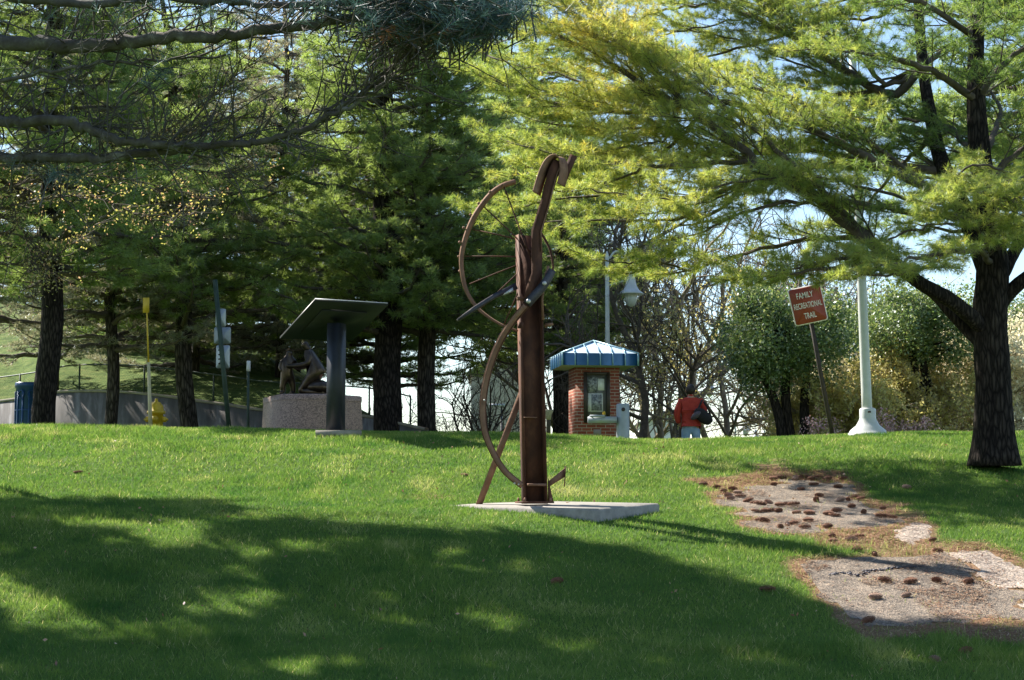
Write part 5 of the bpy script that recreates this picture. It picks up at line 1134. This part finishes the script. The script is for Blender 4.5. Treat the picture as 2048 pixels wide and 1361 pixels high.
bare(52, 1760, 62, 8.5, 'tall tan tree rising behind the white light pole', 'twig_tan', .12, .9, 2, 'olive', 1, .07, nk=7, levels=3)
bare(53, 1930, 60, 8, 'tall tan tree behind the big right trunk', 'twig_tan', .12, .9, 2, 'olive', 1, .07, nk=7, levels=3)
bare(54, 1200, 66, 13, 'tall grey twigged tree high behind the kiosk', 'twig', .15, .7, 2, None, nk=7, levels=3)
bare(55, 1620, 66, 13, 'tall grey twigged tree high behind the trail sign', 'twig', .15, .7, 2, None, nk=7, levels=3)
# willow-like conifer sprays of golden green
bare(56, 1345, 44, 5.5, 'golden green leafing young tree left of the person', 'twig', .07, .9, 1, 'olive', 2, .08, .09, nk=7, levels=3, tint=.6, up=.3, zb=.1)
# blossom shrubs
sh = dict(mat='twig_tan', r0=.045, spread=.95, stems=4, group='pale blossoming shrubs behind the lawn', cat='shrub', name='flowering_shrub', nk=6, levels=3, up=.5, zb=.1)
for i, (px, D, hh_, lf, tn, lab) in enumerate([(1640, 39, 2.6, 'olive', .5, 'tan leafing shrub behind the trail sign post'), (1700, 41, 3.2, 'blossom', .4, 'cream blossoming shrub just left of the white light pole'), (1775, 41, 3.7, 'blossom', .35, 'cream blossoming shrub right of the white light pole'),
        (1835, 40, 3.0, 'olive', .6, 'yellow green leafing shrub left of the grey trunk pair'), (1900, 43, 4.0, 'blossom', .4, 'cream blossoming shrub behind the grey trunk pair'), (1960, 42, 4.2, 'blossom', .6, 'cream blossoming shrub hidden behind the big right trunk'), (2055, 42, 4.4, 'blossom', .5, 'cream blossoming shrub at the right edge of the picture'), (1590, 46, 2.8, 'olive', .5, 'tan leafing shrub behind the round evergreen trunks')]):
    bare(60 + i, px, D, hh_, lab, leaf=lf, leafn=3, size=.085, lsp=.07, tint=tn, **sh)
for i, (px, D, lab) in enumerate([(1640, 36, 'small pink azalea left of the light pole base'), (1768, 36, 'pink azalea right of the light pole base'), (1790, 37, 'taller pink azalea beside the one at the light pole'), (1842, 37, 'small lone pink azalea left of the grey trunk pair')]):
    g = gnd(px, D); r = treeroot('azalea', g, lab, 'shrub', 'pink azaleas'); rs2 = np.random.RandomState(80 + i); C = rs2.randn(34, 3) * [.2, .2, .14] + [0, 0, .72]
    mb = MB()
    for c in C[::3]: mb.tube([(c[0] * .2, c[1] * .2, 0), c], [.012, .005], 4, cap=False)
    mb.build('stems', M['twig_tan'], r); c = MB(); leaves(c, C, 12, .06, .05, rs2, .5, .9); c.build('foliage', M['pink'], r, attr=True)
# round glossy evergreens
def round_tree(px, D, cx, cy, rx, rz_, label, stems, seed, ncl=150, mat='holly'):
    rs2 = np.random.RandomState(seed); g = gnd(px, D); r = treeroot('round_evergreen', g, label, 'tree', 'glossy round evergreens behind the lawn'); mpx = FPX / D
    c0 = at(cx, cy, D) - g; pts = []
    while len(pts) < ncl:
        d = rs2.randn(3); d /= np.linalg.norm(d); rr_ = rs2.uniform(.45, 1.0) ** .5; lump = 1 + .2 * math.sin(d[0] * 5 + seed) + .2 * math.sin(d[2] * 6 + d[1] * 4)
        p = c0 + d * rr_ * lump * np.array([rx / mpx, rx / mpx * .8, rz_ / mpx])
        pts.append(p)
    pts = np.array(pts); mb = MB()
    for (bx, lean) in stems:
        b = np.array([(bx - px) / mpx, rs2.uniform(-.15, .15), -.1]); e = np.array([c0[0] + lean / mpx, 0, c0[2] - rz_ / mpx * .35]); mid = b * .5 + e * .5 + np.array([rs2.uniform(-.1, .1), 0, 0]) - XA * lean / mpx * .2
        Pq = crom([b, mid, e, e + (c0 - e) * .8], 5); mb.tube(Pq, np.repeat(np.linspace(.13, .05, len(Pq))[:, None], 9, 1) * (1 + .15 * rs2.rand(len(Pq), 9)), 9)
        for q in pts[rs2.choice(len(pts), 22)]:
            s_ = Pq[rs2.randint(len(Pq) // 2, len(Pq))]; mb.tube([s_, (s_ + q) / 2 - ZA * .1, q], [.03, .018, .008], 4, cap=False)
    mb.build('trunk', M['bark'], r); c = MB()
    leaves(c, pts, 230, .2, .075, rs2, .5, .9); leaves(c, c0 + (pts - c0) * rs2.uniform(1.0, 1.3, (len(pts), 1)) + rs2.randn(len(pts), 3) * .1, 60, .16, .07, rs2, .6, .9); c.build('crown', M[mat], r, attr=True)
round_tree(1590, 38, 1560, 668, 130, 92, 'round glossy evergreen with three dark trunks left of the trail sign', [(1572, -50), (1594, 10), (1612, 50)], 91, 120)
round_tree(1895, 40, 1825, 652, 125, 68, 'round glossy evergreen with a pair of grey trunks right of the light pole', [(1886, -10), (1905, 10)], 92, 105)
round_tree(2100, 44, 2090, 690, 90, 90, 'round glossy evergreen cut by the right edge of the picture', [(2100, 0)], 93, 90)
# budding sapling, twigs hanging in from the left
rs = np.random.RandomState(44); g = np.array([-7.6, 22.0, float(H(-7.6, 22.0)) - .1]); r = treeroot('budding_tree', g, 'slender tree with tiny yellow and pinkish spring leaves at the left edge')
mb = MB(); tips = []
P, rr = trunk([g, g + [.1, .2, 1.6], g + [0, 0, 3.2], g + [.3, 0, 5], g + [.4, 0, 7]], [.1, .085, .07, .05, .02], 10, 3); mb.tube(P, rr, 10)
def spray(path, r0):
    Pq = crom(AA(path), 6); mb.tube(Pq, np.linspace(r0, .004, len(Pq)), 5, cap=False); tg = np.gradient(Pq, axis=0)
    for i in range(2, len(Pq)):
        for _ in range(3):
            d = unit(unit(tg[i]) + rs.randn(3) * .6); L = rs.uniform(.15, .5); e = Pq[i] + d * L + ZA * .04; mid = (Pq[i] + e) / 2 + rs.randn(3) * .03; mb.tube([Pq[i], mid, e], [.008, .006, .003], 3, cap=False)
            tips.extend([mid, e, e + rs.randn(3) * .05])
for path, r0 in [([(-160,470,22),(-40,430,22),(80,400,22),(190,395,21.9),(300,440,21.9),(380,430,21.8)], .02), ([(-160,520,22),(-30,470,22),(60,480,22),(110,560,22)], .018), ([(-150,400,22),(0,380,22),(120,350,21.8),(260,360,21.6),(400,395,21.5)], .02),
                 ([(-160,560,22),(-60,520,22),(30,530,22),(100,520,22),(190,450,22)], .015), ([(-150,330,22),(60,330,21.6),(250,300,21.3),(380,230,21),(450,170,21),(520,115,21)], .022), ([(250,300,21.3),(350,270,21),(430,240,21),(520,235,21)], .012), ([(-120,430,22),(20,440,22),(60,500,22),(75,580,22)], .01),([(250,300,21.3),(340,330,21),(430,345,21),(490,340,21)], .012)]: spray(path, r0)
for k, p in enumerate([(-160,470,22),(-160,520,22),(-150,400,22),(-160,560,22),(-150,330,22),(-120,430,22)]):
    q = at(*p); zz = max(g[2] + 1.5, q[2] - .3); mb.tube([np.array([np.interp(zz, P[:, 2], P[:, 0]), np.interp(zz, P[:, 2], P[:, 1]), zz]), q], [.03, .02], 6)
mb.build('trunk', M['twig'], r, loc=g); c = MB(); leaves(c, np.array(tips), 3, .04, .036, rs, .5, .9); c.build('crown', M['bud'], r, attr=True, loc=g)
print('done')
